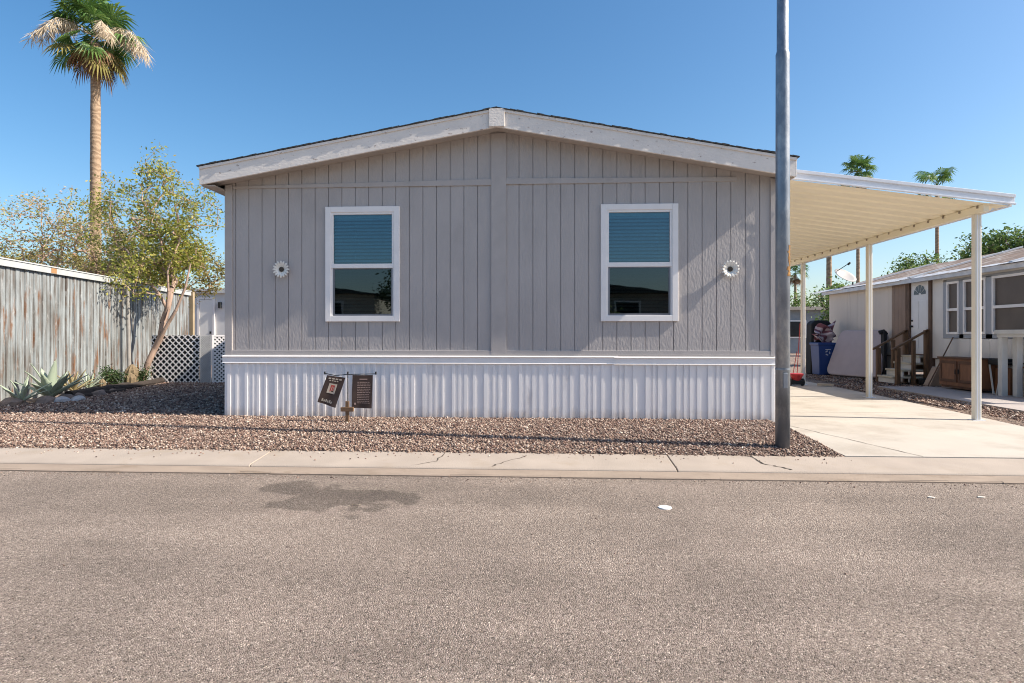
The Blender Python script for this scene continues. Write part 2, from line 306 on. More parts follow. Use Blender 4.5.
# gravel stones: one mesh
def scatter(regions, name):
    rng = np.random.default_rng(3); V = []; F = []; base = 0
    octa = np.array([(1, 0, 0), (0, 1, 0), (-1, 0, 0), (0, -1, 0), (0, 0, 1), (0, 0, -1)], float)
    of = np.array([(0, 1, 4), (1, 2, 4), (2, 3, 4), (3, 0, 4), (1, 0, 5), (2, 1, 5), (3, 2, 5), (0, 3, 5)])
    for (x0, x1, y0, y1, dens, s0, s1, ok) in regions:
        n = int((x1 - x0) * (y1 - y0) * dens); x = rng.uniform(x0, x1, n); y = rng.uniform(y0, y1, n)
        keep = np.array([ok(a, b) for a, b in zip(x, y)]) if ok else np.ones(n, bool); x = x[keep]; y = y[keep]; n = len(x)
        s = s0 + (s1 - s0) * rng.random(n) ** 1.6
        vs = octa[None] * (1 + rng.uniform(-.35, .35, (n, 6, 1))) + rng.uniform(-.25, .25, (n, 6, 3))
        vs = vs * (s[:, None, None] * np.array([1, 1, .7]) * (1 + rng.uniform(-.3, .3, (n, 1, 3))))
        a = rng.uniform(0, 6.28, n); c, si = np.cos(a), np.sin(a)
        X = vs[..., 0] * c[:, None] - vs[..., 1] * si[:, None] + x[:, None]; Y = vs[..., 0] * si[:, None] + vs[..., 1] * c[:, None] + y[:, None]
        z = np.array([z_yard(p, q) for p, q in zip(x, y)]); Z = vs[..., 2] + (z + s * .35 + rng.uniform(0, .012, n))[:, None]
        V.append(np.stack([X, Y, Z], -1).reshape(-1, 3)); F.append((of[None] + (np.arange(n) * 6)[:, None, None] + base).reshape(-1, 3)); base += n * 6
    V = np.concatenate(V); F = np.concatenate(F); me = bpy.data.meshes.new(name)
    me.vertices.add(len(V)); me.vertices.foreach_set('co', V.ravel()); me.loops.add(F.size); me.loops.foreach_set('vertex_index', F.ravel().astype(np.int32))
    me.polygons.add(len(F)); me.polygons.foreach_set('loop_start', np.arange(0, F.size, 3, dtype=np.int32)); me.update(calc_edges=True); me.validate()
    me.materials.append(M['stones']); o = bpy.data.objects.new(name, me); COL.objects.link(o)
    return tag(o, 'pink, tan and brown landscaping gravel covering the front yard', 'gravel', kind='stuff')
fx = lambda y: -9.4 - (y - 8.3) * .18
scatter([(-8.2, 3.19, 6.56, 8.82, 2600, .007, .018, lambda a, b: b > 6.62 or rnd() < .25),
         (-10.6, -4.8, 8.82, 15, 650, .012, .026, lambda a, b: a > fx(b) + .5 and a > -1.05 * b + 1.0 - 1.0),
         (6.6, 7.6, 8, 15, 500, .012, .026, lambda a, b: a > 6.62 + (b - 6.6) * .0385 and a < 7.38 + (b - 6.6) * .04),
         (7.4, 9.3, 14.4, 19, 300, .014, .03, None)], 'gravel_stones')

# ------------------------------------------------------------ main home
H = thing('mobile_home', (-.76, 8.8, .17), 'grey wooden sided double wide mobile home with white corrugated skirting and low gable roof', 'house')
FY = 8.80; XL, XR = -4.81, 3.29; RX = -.68
ZR = 4.345                                   # underside of the fascia at the ridge
EL, ER = (-5.0, 3.585), (3.44, 3.58)        # eave ends, underside
def under(x): return ZR + (EL[1] - ZR) * (x - RX) / (EL[0] - RX) if x < RX else ZR + (ER[1] - ZR) * (x - RX) / (ER[0] - RX)
wins = [(-3.27, -2.15, 1.60, 3.31), (.81, 1.92, 1.60, 3.30)]
holes = [(a + .07, b - .07, c + .07, d - .07) for a, b, c, d in wins]
w = MB()
def plank(x0, x1, y0, y1, z0, ztopf):
    cuts = [(c, d) for a, b, c, d in holes if a < (x0 + x1) / 2 < b]
    spans = []; z = z0
    for c, d in cuts: spans.append((z, c)); z = d
    spans.append((z, None))
    for za, zb in spans:
        if zb is None: w.prism([(x0, za), (x1, za), (x1, ztopf(x1)), (x0, ztopf(x0))], 'y', y0, y1)
        else: w.prism([(x0, za), (x1, za), (x1, zb), (x0, zb)], 'y', y0, y1)
xs = [XL]; gx = -4.66
gro = []
while gx < XR: gro.append(gx); gx += .2035
edges = sorted([XL, XR] + [e for h in holes for e in h[:2]] + [q for g_ in gro for q in (g_, g_ + .011)])
edges = [e for i, e in enumerate(edges) if XL <= e <= XR]
top = lambda x: under(x) + .10
isg = lambda m_: any(g_ < m_ < g_ + .011 for g_ in gro)
for a, b in zip(edges, edges[1:]):
    if b - a < 1e-4: continue
    m_ = (a + b) / 2
    plank(a, b, FY + (.015 if isg(m_) else 0), FY + .05, 1.0, top)
# side and back walls
w.box(XL, XL + .05, FY + .05, 24, .2, 3.6); w.box(XR - .05, XR, FY + .05, 24, .2, 3.6); w.box(XL, XR, 23.95, 24, .2, 3.9)
w.build('wall', M['siding'], H)
t = MB().box(-.79, -.57, FY - .024, FY - .001, 1.10, 4.36); t.build('centre_board', M['trim_grey'], H, bev=.003)
for a, b in ((XL - .004, -4.70), (3.225, XR + .004)):
    MB().box(a, b, FY - .023, FY - .001, 1.10, under((a + b) / 2) + .03).build('corner_board', M['trim_grey'], H, bev=.003)
for a, b, tip in ((-4.70, -.79, -1), (-.57, 3.225, 1)):
    t = MB()
    zt, zb_ = (3.695, 3.60) if tip < 0 else (3.70, 3.61)
    xa, xb = (-4.695, b) if tip < 0 else (a, 2.75)
    t.prism([(xa, zb_), (xb, zb_), (xb, zt if tip < 0 else zt - .03), (xa, zt - (.06 if tip < 0 else 0))], 'y', FY - .02, FY - .001); t.build('gable_trim_board', M['trim_grey'], H, bev=.003)
    MB().box(a, b, FY - .020, FY - .001, 1.10, 1.172).build('base_trim_board', M['trim_grey'], H, bev=.003)
# fascia, soffit, roof
OY = FY - .34
for (ex, ez), s_ in ((EL, -1), (ER, 1)):
    t = MB(); h = .255; k = 10; lo = []; hi = []
    for i in range(k + 1):
        q = i / k; x = RX + .0 + (ex - RX) * q; z = ZR + (ez - ZR) * q
        lo.append((x, z)); hi.append((x, z + h))
    t.prism(lo + hi[::-1], 'y', OY, OY + .035); t.build('fascia_board', M['fascia'], H, bev=.004)
    t = MB(); t.prism([(RX, ZR + .045), (ex, ez + .045), (ex, ez + .06), (RX, ZR + .06)], 'y', OY + .037, FY - .002); t.build('soffit', M['soffit'], H)
    t = MB(); t.prism([(ex, ez), (ex + s_ * .02, ez), (ex + s_ * .02, ez + h), (ex, ez + h)], 'y', OY + .0, 24.2); t.build('eave_board', M['fascia'], H, bev=.003)
    # the light drip strip at the top of the rake
    t = MB(); t.prism([(RX, ZR + h - .035), (ex + s_ * .02, ez + h - .035), (ex + s_ * .02, ez + h + .004), (RX, ZR + h + .004)], 'y', OY - .016, OY - .001); t.build('rake_moulding', M['fascia'], H, bev=.003)
    t = MB(); n_ = 44
    for i in range(n_):
        qa, qb = i / n_, (i + 1) / n_; xa = RX + (ex + s_ * .05 - RX) * qa; xb = RX + (ex + s_ * .05 - RX) * qb
        za = ZR + (ez - ZR) * qa + h + .006; zb = ZR + (ez - ZR) * qb + h + .006
        j = U(-.004, .007); oy = OY - .022 - U(0, .012)
        t.add([(xa, oy, za), (xb, oy, zb), (xb, 24.3, zb), (xa, 24.3, za), (xa, oy, za + .016 + j), (xb, oy, zb + .013 + j), (xb, 24.3, zb + .013 + j), (xa, 24.3, za + .016 + j)],
              [(0, 3, 2, 1), (4, 5, 6, 7), (0, 1, 5, 4), (1, 2, 6, 5), (2, 3, 7, 6), (3, 0, 4, 7)])
    t.build('roof', M['shingle'], H)
MB().box(RX - .11, RX + .11, OY - .03, OY - .003, ZR - .004, ZR + .25).build('ridge_plate', M['fascia'], H, bev=.004)
# box return under the left and right eave ends
for a, b, z in ((EL[0], XL - .006, 3.57), (XR + .006, ER[0], 3.575)):
    MB().box(a, b, OY + .04, 24, z, z + .02).build('soffit', M['soffit'], H)
# skirting
sk = MB(); x = XL - .01; prof = []
pat = [(.045, .0), (.006, .012), (.032, .012), (.006, 0), (.07, 0), (.006, .012), (.03, .012), (.006, 0), (.11, 0), (.006, .014), (.04, .014), (.006, 0), (.052, 0), (.006, .012), (.026, .012), (.006, 0)]
i = 0
while x < XR:
    dx, dp = pat[i % 16]; 
    if dx > .02: dx *= U(.75, 1.3)
    prof.append((x, FY - .008 - dp * 1.25)); x += dx
    prof.append((min(x, XR + .01), FY - .008 - pat[(i) % 16][1] * 1.25)); i += 1
pp = []
for p_ in prof:
    if not pp or abs(p_[0] - pp[-1][0]) > 1e-5 or abs(p_[1] - pp[-1][1]) > 1e-5: pp.append(p_)
vs = []; fs = []
for q, (x, y) in enumerate(pp):
    wv = .004 * math.sin(x * 1.7); vs += [(x, y + wv, .12), (x, y, .99)]
    if q: fs.append((2 * q - 2, 2 * q, 2 * q + 1, 2 * q - 1))
sk.add(vs, fs); sk.box(XL, XR, FY + .01, FY + .03, .1, 1.0); sk.box(XL, XL + .02, FY + .03, 24, .1, 1.0); sk.box(XR - .02, XR, FY + .03, 24, .1, 1.0)
sk.build('skirting', M['vinyl'], H)
for a, b, z0, z1 in ((XL - .03, 1.06, .982, 1.098), (1.0, XR + .03, .976, 1.09)):
    t = MB(); pf = [(FY - .001, z1), (FY - .042, z1 - .004), (FY - .05, z1 - .02), (FY - .034, z1 - .034), (FY - .034, z0 + .01), (FY - .045, z0), (FY - .001, z0)]
    if a > 0: pf = [(y - .004 if y < FY - .01 else y, z) for y, z in pf]
    t.prism(pf, 'x', a, b); t.build('skirting_cap', M['white'], H)
# windows
def window(x0, x1, z0, z1, parent, Y=FY):
    o = MB()
    T = .085
    for a, b, c, d in ((x0, x0 + T, z0, z1), (x1 - T, x1, z0, z1), (x0 + T, x1 - T, z0, z0 + T), (x0 + T, x1 - T, z1 - T, z1)): o.box(a, b, Y - .03, Y + .04, c, d)
    fr = o.build('window', M['white'], parent, bev=.004)
    ix0, ix1, iz0, iz1 = x0 + T, x1 - T, z0 + T, z1 - T; mz = z0 + (z1 - z0) * .485
    o = MB(); s_ = .033
    for a, b, c, d in ((ix0, ix0 + s_, mz, iz1), (ix1 - s_, ix1, mz, iz1), (ix0 + s_, ix1 - s_, iz1 - s_, iz1)): o.box(a, b, Y - .018, Y + .03, c, d)
    o.box(ix0, ix1, Y - .022, Y + .03, mz - .035, mz + .03)
    o.build('upper_sash', M['white'], fr, bev=.003)
    for a, b, c, d in ((ix0, ix0 + .022, iz0, mz - .035), (ix1 - .022, ix1, iz0, mz - .035)): MB().box(a, b, Y - .012, Y + .03, c, d).build('jamb', M['white'], fr)
    o = MB(); j0, j1 = ix0 + .022, ix1 - .022
    for a, b, c, d in ((j0, j0 + .026, iz0, mz - .035), (j1 - .026, j1, iz0, mz - .035), (j0 + .026, j1 - .026, iz0, iz0 + .028), (j0 + .026, j1 - .026, mz - .05, mz - .035)): o.box(a, b, Y + .0, Y + .025, c, d)
    o.build('screen_frame', M['screen_frame'], fr)
    MB().box(ix0 + .033, ix1 - .033, Y + .008, Y + .012, mz + .03, iz1 - .033).build('upper_pane', M['glass_up'], fr)
    MB().box(j0 + .026, j1 - .026, Y + .012, Y + .016, iz0 + .028, mz - .05).build('lower_pane', M['glass_lo'], fr)
    b = MB(); z = iz1 - .09
    b.box(ix0 + .02, ix1 - .02, Y + .06, Y + .10, iz1 - .075, iz1 - .02)
    while z > iz0 + .03:
        b.obox(((ix0 + ix1) / 2, Y + .08, z), (ix1 - ix0 - .05, .052, .003), (R(42), 0, 0)); z -= .052
    b.build('blind', M['blind'], fr)
    r = MB(); q = .02
    r.box(ix0 - q, ix1 + q, Y + 1.2, Y + 1.22, iz0 - q, iz1 + q); r.box(ix0 - q - .02, ix0 - q, Y + .052, Y + 1.2, iz0 - q, iz1 + q); r.box(ix1 + q, ix1 + q + .02, Y + .052, Y + 1.2, iz0 - q, iz1 + q)
    r.box(ix0 - q, ix1 + q, Y + .052, Y + 1.2, iz0 - q - .02, iz0 - q); r.box(ix0 - q, ix1 + q, Y + .052, Y + 1.2, iz1 + q, iz1 + q + .02)
    r.build('room_recess', M['room'], fr)
for a in wins: window(*a, H)
# roof interior block so no light leaks: ceiling
MB().box(XL + .06, XR - .06, FY + .06, 23.9, 3.45, 3.5).build('ceiling', M['room'], H)

# wall flowers
def flower(x, z, label, y0=FY):
    f = thing('wall_flower', (x, y0 - .001, z), label, 'wall ornament', 'white metal daisies fixed to the grey wall')
    p = MB(); n_ = 16
    for k in range(n_):
        a = 2 * math.pi * k / n_; ca, sa = math.cos(a), math.sin(a)
        pr = [(.03, .008, -.028), (.07, .014, -.05), (.105, .015, -.062), (.128, .006, -.058)]
        vs = []
        for r_, hw, dy in pr:
            for s_ in (-1, 1): vs.append((x + ca * r_ - sa * hw * s_, y0 + dy - .004 * (k % 2), z + sa * r_ + ca * hw * s_))
        p.add(vs, [(0, 1, 3, 2), (2, 3, 5, 4), (4, 5, 7, 6)])
    o = p.build('petals', mat('daisy_white_enamel', (.78, .76, .70), .5, .05), f); md = o.modifiers.new('solid', 'SOLIDIFY'); md.thickness = .003
    c = MB(); c.tube([(x, y0 - .001, z), (x, y0 - .05, z)], [.038, .036], 14); c.build('flower_centre', mat('daisy_dark_centre', (.07, .055, .04), .7, .3, 30, .4), f)
    return f
flower(-3.93, 2.38, 'white daisy ornament on the grey wall left of the left window, fully in shade')
flower(2.65, 2.345, 'white daisy ornament on the sunlit wall near the steel pole, casting a long shadow')
# loose coax cable down the right corner
pts = []
for z, d in ((3.30, .026), (3.20, .035), (3.08, .050), (3.01, .056), (2.975, .052), (2.945, .040), (2.91, .034), (2.87, .037), (2.81, .045), (2.76, .040), (2.70, .034), (2.62, .041), (2.53, .050), (2.47, .048), (2.38, .042), (2.25, .045), (2.11, .049), (2.0, .046), (1.9, .043), (1.75, .044), (1.6, .041), (1.45, .038), (1.2, .036)):
    d *= .947; pts.append((3.318, FY - d, z + 7.83 * d))
cb = MB(); cb.tube(pts, .0058, 6); tag(cb.build('coax_cable', mat('cable_grey', (.3, .28, .27), .6)), 'thin loose cable hanging wavily down the right corner of the grey home behind the pole', 'cable')

# ------------------------------------------------------------ steel pole
P = thing('lamp_post', (2.69, 6.96, .1), 'tall galvanised steel pole standing in the gravel at the corner of the grey home', 'pole')
z = MB(); z.tube([(2.69, 6.96, .06), (2.69, 6.96, 3), (2.69, 6.96, 4.50), (2.69, 6.96, 4.58), (2.69, 6.96, 4.62), (2.69, 6.96, 9.6)], [.079, .076, .074, .075, .063, .055], 24)
z.build('shaft', M['steel'], P, smooth=False)
for q in P.children[0].data.polygons: q.use_smooth = len(q.vertices) == 4
z = MB(); z.tube([(2.69, 6.96, 9.6), (2.69, 6.96, 9.64), (2.69, 6.96, 9.68)], [.068, .066, .03], 16); z.build('cap', M['steel'], P)
z = MB(); z.tube([(2.69, 6.96, 1.005), (2.69, 6.96, 1.025)], .0805, 24); z.build('band', M['steel'], P)
z = MB(); z.box(2.665, 2.715, 6.96 - .088, 6.96 - .069, .80, .97); z.build('handhole_cover', mat('cover_steel', (.25, .27, .30), .45, .1, metal=.5), P, bev=.004)
z = MB(); rr_ = random.Random(3); A0 = [-70 + 8 * k for k in range(10)]
for k in range(16):
    z0 = 2.06 + k * .022; a0 = -66 + rr_.uniform(-14, 16); a1 = -26 + rr_.uniform(-8, 8)
    vs = []
    for q in range(5): a = R(a0 + (a1 - a0) * q / 4); vs += [(2.69 + math.cos(a) * .0792, 6.96 + math.sin(a) * .0792, z0), (2.69 + math.cos(a) * .0792, 6.96 + math.sin(a) * .0792, z0 + .022)]
    z.add(vs, [(2 * q, 2 * q + 2, 2 * q + 3, 2 * q + 1) for q in range(4)])
z.build('rust_patch', mat('orange_pole_rust', (.24, .125, .04), .9, .4, 25, .3), P)

# ------------------------------------------------------------ garden flags and cross
st = thing('flag_stand', (-2.76, 8.3, .15), 'thin black metal stand with a crossbar between the two garden flags', 'flag stand')
FYs = 8.3
z = MB(); z.tube([(-2.77, FYs, .05), (-2.77, FYs, .88)], .007, 8); z.build('pole', M['dark'], st)
z = MB(); z.tube([(-3.10, FYs, .86), (-2.95, FYs, .83), (-2.77, FYs, .845), (-2.6, FYs, .85), (-2.37, FYs, .855)], .006, 8); z.build('crossbar', M['dark'], st)
for x in (-3.1, -2.77, -2.37): MB().tube([(x, FYs, .845), (x, FYs, .885)], .012, 8).build('finial', M['dark'], st)
fm = mat('dark_brown_flag_cloth', (.055, .035, .03), .85, .2, 8, .1)
def flag(corners, label, marks, wav):
    """corners: top-left, top-right, bottom-right, bottom-left in X,Z; wavy cloth"""
    tl, tr, br, bl = corners; n_ = 14; mm = 20
    def pt(u, v, off=0):
        x = (tl[0] * (1 - u) + tr[0] * u) * (1 - v) + (bl[0] * (1 - u) + br[0] * u) * v
        zz = (tl[1] * (1 - u) + tr[1] * u) * (1 - v) + (bl[1] * (1 - u) + br[1] * u) * v
        y = FYs - .012 - wav * math.sin(u * 5.5 + v * 3) * (.2 + v) - .03 * v - off
        return (x, y, zz)
    r = MB(); vs = [pt(i / n_, j / mm) for j in range(mm + 1) for i in range(n_ + 1)]
    r.add(vs, [(j * (n_ + 1) + i, j * (n_ + 1) + i + 1, (j + 1) * (n_ + 1) + i + 1, (j + 1) * (n_ + 1) + i) for j in range(mm) for i in range(n_)])
    o = r.build('garden_flag', fm); tag(o, label, 'flag', 'small dark garden flags hung on one stand'); md = o.modifiers.new('s', 'SOLIDIFY'); md.thickness = .002; md.offset = 0
    for name, col, rects in marks:
        r = MB()
        for (u0, u1, v0, v1) in rects:
            k = max(1, int((u1 - u0) * 14))
            for i in range(k):
                a, b = u0 + (u1 - u0) * i / k, u0 + (u1 - u0) * (i + 1) / k
                r.add([pt(a, v0, .004), pt(b, v0, .004), pt(b, v1, .004), pt(a, v1, .004)], [(0, 1, 2, 3)])
        r.build(name, mat('flag_' + name + str(col[0]), col, .85), o)
random.seed(11)
word = []
for k in range(4): word.append((.14 + k * .19, .14 + k * .19 + .14, .07, .115))
word2 = [(.22 + k * .13, .22 + k * .13 + .09, .15, .18) for k in range(4)]
flag(((-3.06, .835), (-2.80, .80), (-2.93, .38), (-3.19, .46)), 'dark garden flag swinging askew on the left of the stand, white and red picture', [
    ('print', (.42, .36, .30), word + word2 + [(.28, .40, .26, .60), (.60, .70, .26, .60), (.40, .60, .26, .31), (.40, .60, .54, .60), (.46, .49, .36, .54), (.55, .57, .36, .5)] + [(.16 + k * .1, .16 + k * .1 + .07, .82 + (k % 2) * .03, .92) for k in range(6)]),
    ('red_print', (.36, .05, .04), [(.40, .60, .31, .36), (.40, .46, .36, .54), (.49, .55, .36, .50), (.57, .60, .36, .52)])], .012)
lines = [(.36, .74, .11, .14)]
for r_ in range(13):
    u = .26; v = .21 + r_ * .052
    while u < .86:
        b = min(.9, u + U(.05, .14)); lines.append((u, b, v, v + .017)); u = b + .02
flag(((-2.70, .838), (-2.41, .838), (-2.415, .375), (-2.70, .38)), 'dark garden flag hanging straight on the right of the stand, full of text lines', [
    ('print', (.34, .24, .21), lines + [(.12, .2, .84, .9)])], .006)
c = thing('wooden_cross', (-2.75, 8.22, .17), 'small brown wooden cross standing in the gravel under the garden flags', 'cross')
z = MB(); z.box(-2.775, -2.725, 8.205, 8.235, .15, .48); z.build('upright', mat('brown_cross_wood', (.17, .10, .055), .8, .2, 20), c, bev=.004)
z = MB(); z.box(-2.84, -2.66, 8.198, 8.242, .335, .395); z.build('crosspiece', MATS['brown_cross_wood'], c, bev=.004)

# ------------------------------------------------------------ carport
CP = thing('carport', (5.0, 12.5, .17), 'cream metal carport roof on slim posts at the right side of the grey home', 'carport')
X0, X1, Y0, Y1 = 3.48, 6.68, 8.98, 16.4
zc_ = lambda x: 3.70 + (x - X0) * (3.27 - 3.70) / (X1 - X0)          # pan underside
r = MB(); prof = []; y = Y0 + .06
while y < Y1:
    prof += [(y, 0), (y + .20, 0), (y + .235, .032), (y + .285, .032), (y + .32, 0)]; y += .33
vs = []; fs = []
for q, (y, dz) in enumerate(prof):
    vs += [(X0, y, zc_(X0) + dz), (X1 - .02, y, zc_(X1) + dz), ]
    if q: fs.append((2 * q - 2, 2 * q - 1, 2 * q + 1, 2 * q))
r.add(vs, fs)
o = r.build('roof_panels', M['carport'], CP); md = o.modifiers.new('s', 'SOLIDIFY'); md.thickness = .004
# stepped white front gutter
r = MB()
def gut(y0, y1, za, zb):
    r.add([(X0 - .03, y0, zc_(X0) + za), (X1 + .05, y0, zc_(X1) + za), (X1 + .05, y1, zc_(X1) + za), (X0 - .03, y1, zc_(X0) + za),
           (X0 - .03, y0, zc_(X0) + zb), (X1 + .05, y0, zc_(X1) + zb), (X1 + .05, y1, zc_(X1) + zb), (X0 - .03, y1, zc_(X0) + zb)],
          [(0, 3, 2, 1), (4, 5, 6, 7), (0, 1, 5, 4), (1, 2, 6, 5), (2, 3, 7, 6), (3, 0, 4, 7)])
gut(Y0 + .012, Y0 + .07, .012, .125); gut(Y0 - .012, Y0 + .011, .10, .145); gut(Y0 - .02, Y0 + .011, -.004, .018)
r.build('front_gutter', M['gutter'], CP, bev=.003)
r = MB()
r.box(X1 + .0, X1 + .055, Y0 + .072, Y1, zc_(X1) - .015, zc_(X1) + .12); r.build('side_gutter', M['gutter'], CP)
r = MB(); r.box(6.36, 6.44, Y0 + .1, Y1, zc_(6.4) - .115, zc_(6.4) - .004); r.build('side_beam', M['carport'], CP, bev=.004)
y = Y0 + .2
while y < Y1: MB().box(6.345, 6.357, y, y + .03, zc_(6.4) - .045, zc_(6.4) - .008).build('panel_clip', mat('clip_metal', (.3, .25, .2), .6), CP); y += .38
for y in (9.28, 12.24, 15.28):
    zb = .13 if y < 10 else .165
    r = MB(); r.box(6.355, 6.445, y - .045, y + .045, zb, zc_(6.4) - .116)
    po = r.build('post', M['post'], CP, bev=.008)
    r = MB(); 
    for s_ in (-1, 1): r.box(6.40 + s_ * .018 - .006, 6.40 + s_ * .018 + .006, y - .0485, y - .0455, zb + .02, zc_(6.4) - .13)
    r.build('post_rib', M['gutter'], po)
    r = MB(); r.box(6.31, 6.49, y - .07, y + .07, zb - .02, zb + .012); r.build('post_foot', M['gutter'], po)

# ------------------------------------------------------------ left fence
def fp(y): return -9.4 - (y - 8.3) * .18
FN = thing('corrugated_fence', (fp(13), 13, .17), 'tall weathered corrugated metal fence with a pale top rail along the left side', 'fence')
def fence_mat():
    m, t, n, l, p = newmat('weathered_corrugated_metal')
    tc = n.new('ShaderNodeTexCoord'); O = tc.outputs['Object']
    def nz(st, sc, det=6):
        mp = n.new('ShaderNodeMapping'); mp.inputs['Scale'].default_value = st; l.new(O, mp.inputs[0]); q = n.new('ShaderNodeTexNoise'); q.inputs['Scale'].default_value = sc; q.inputs['Detail'].default_value = det; q.inputs['Roughness'].default_value = .6; l.new(mp.outputs[0], q.inputs[0]); return q.outputs[0]
    r = n.new('ShaderNodeValToRGB'); l.new(nz((0, 3.6, .25), 4.0), r.inputs[0]); e = r.color_ramp.elements
    e[0].position = .30; e[0].color = (.11, .085, .07, 1); e[1].position = .72; e[1].color = (.43, .475, .49, 1)
    q = e.new(.42); q.color = (.21, .205, .195, 1); q = e.new(.54); q.color = (.31, .34, .35, 1)
    mr = n.new('ShaderNodeMapRange'); mr.inputs[1].default_value = .56; mr.inputs[2].default_value = .66; l.new(nz((0, 2.5, .5), 2.2, 8), mr.inputs[0])
    mx = n.new('ShaderNodeMixRGB'); l.new(mr.outputs[0], mx.inputs[0]); l.new(r.outputs[0], mx.inputs[1]); mx.inputs[2].default_value = (.22, .12, .07, 1)
    mr2 = n.new('ShaderNodeMapRange'); mr2.inputs[1].default_value = .58; mr2.inputs[2].default_value = .70; l.new(nz((0, 2.6, 1.0), 4, 9), mr2.inputs[0])
    mx2 = n.new('ShaderNodeMixRGB'); l.new(mr2.outputs[0], mx2.inputs[0]); l.new(mx.outputs[0], mx2.inputs[1]); mx2.inputs[2].default_value = (.42, .44, .44, 1)
    mr4 = n.new('ShaderNodeMapRange'); mr4.inputs[1].default_value = .5; mr4.inputs[2].default_value = .68; mr4.inputs[4].default_value = .7; l.new(nz((0, 1.0, .7), 1.3, 9), mr4.inputs[0])
    mx4 = n.new('ShaderNodeMixRGB'); mx4.blend_type = 'MULTIPLY'; l.new(mr4.outputs[0], mx4.inputs[0]); l.new(mx2.outputs[0], mx4.inputs[1]); mx4.inputs[2].default_value = (.58, .54, .50, 1)
    l.new(mx4.outputs[0], p.inputs['Base Color']); p.inputs['Roughness'].default_value = .6; p.inputs['Metallic'].default_value = .15; return m
fmt = fence_mat()
ya = 8.3; pan = 0
while ya < 18.3:
    yb = min(18.3, ya + 2.4); r = MB(); vs = []; fs = []; n_ = int((yb - ya) / .0125)
    zt = 2.66 + U(-.01, .01)
    for i in range(n_ + 1):
        y = ya + (yb - ya) * i / n_; ph = (y % .125) / .125
        dx = (.006 if int(y / .125) % 2 else -.004) if ph < .82 else -.03
        vs += [(fp(y) + dx, y, .12), (fp(y) + dx + .004 * math.sin(y * 3), y, 1.4), (fp(y) + dx, y, zt)]
        if i: b = 3 * i; fs += [(b - 3, b, b + 1, b - 2), (b - 2, b + 1, b + 2, b - 1)]
    r.add(vs, fs); o = r.build('metal_panel', fmt, FN); md = o.modifiers.new('s', 'SOLIDIFY'); md.thickness = .002
    ya = yb + .004
def yb_box(mb, ya, yb, x0, x1, z0, z1):
    mb.add([(fp(ya) + x0, ya, z0), (fp(ya) + x1, ya, z0), (fp(yb) + x1, yb, z0), (fp(yb) + x0, yb, z0), (fp(ya) + x0, ya, z1), (fp(ya) + x1, ya, z1), (fp(yb) + x1, yb, z1), (fp(yb) + x0, yb, z1)],
           [(0, 3, 2, 1), (4, 5, 6, 7), (0, 1, 5, 4), (1, 2, 6, 5), (2, 3, 7, 6), (3, 0, 4, 7)]); return mb
yb_box(MB(), 8.3, 18.35, .024, .06, 2.64, 2.76).build('top_rail', mat('top_rail_paint', (.44, .46, .46), .5, .08, 4, .1), FN, bev=.005)
yb_box(MB(), 8.3, 18.35, -.06, .075, 2.763, 2.785).build('rail_cap', mat('rail_cap_paint', (.50, .52, .52), .5, .08), FN)
yb_box(MB(), 11.55, 11.72, .061, .064, 2.65, 2.75).build('rusty_plate', mat('orange_rust', (.36, .20, .09), .8, .1), FN)
MB().box(fp(18.3) - .02, fp(18.3) + .1, 18.36, 18.46, .15, 2.76).build('end_post', mat('tan_post_wood', (.33, .26, .17), .8, .15), FN)
# leaning pale post against the fence
r = MB(); r.tube([(-10.26, 14.3, .15), (-10.32, 14.3, 2.68)], [.046, .042], 12)
tag(r.build('round_post', mat('grey_pipe', (.30, .285, .265), .7, .15, 5)), 'pale round post standing against the corrugated fence beside the leaning tree', 'post')

# lattice screen and gate
def lattice(name, p0, p1, z0, z1, step, wd, label, backing=None, frame=.03, m=None, group=None):
    p0 = Vector(p0); p1 = Vector(p1); L = (p1 - p0).length; d = (p1 - p0) / L; nrm = Vector((d.y, -d.x))
    T = thing(name, ((p0.x + p1.x) / 2, (p0.y + p1.y) / 2, z0), label, 'fence', group)
    h = z1 - z0
    for side, sg in ((0, 1), (1, -1)):
        r = MB(); k = -h
        while k < L + h:
            # slat from (k,0) to (k+h,h) or mirrored, clipped to 0..L
            a0, b0 = (k, k + h)
            s0 = max(0, a0); s1 = min(L, b0)
            if s1 - s0 > .02:
                za, zb = s0 - a0, s1 - a0
                if sg < 0: za, zb = h - za, h - zb
                A = Vector((p0.x + d.x * s0, p0.y + d.y * s0, z0 + za)); B = Vector((p0.x + d.x * s1, p0.y + d.y * s1, z0 + zb))
                off = Vector((nrm.x, nrm.y, 0)) * (.006 if side else -.001); r.bar(A + off, B + off, .005, wd, up=(d.x * -sg, d.y * -sg, 1)) if 0 else _slat(r, A + off, B + off, wd, Vector((nrm.x, nrm.y, 0)))
            k += step
        r.build('lattice_slats', m or M['white'], T)
    if frame:
        r = MB()
        for s_ in (0, L): c_ = p0 + d * s_; r.obox((c_.x, c_.y, z0 + h / 2), (frame, frame, h + .03), (0, 0, math.atan2(d.y, d.x)))
        for q in (z0, z1): r.obox(((p0.x + p1.x) / 2, (p0.y + p1.y) / 2, q), (L, frame * .8, frame), (0, 0, math.atan2(d.y, d.x)))
        r.build('frame', m or M['white'], T)
    if backing:
        r = MB(); c_ = (p0 + p1) / 2 - nrm * .03; r.obox((c_.x, c_.y, z0 + h / 2), (L - .02, .004, h - .02), (0, 0, math.atan2(d.y, d.x))); r.build('backing_sheet', backing, T)  # where black, this sheet paints the shade seen between the slats
    return T
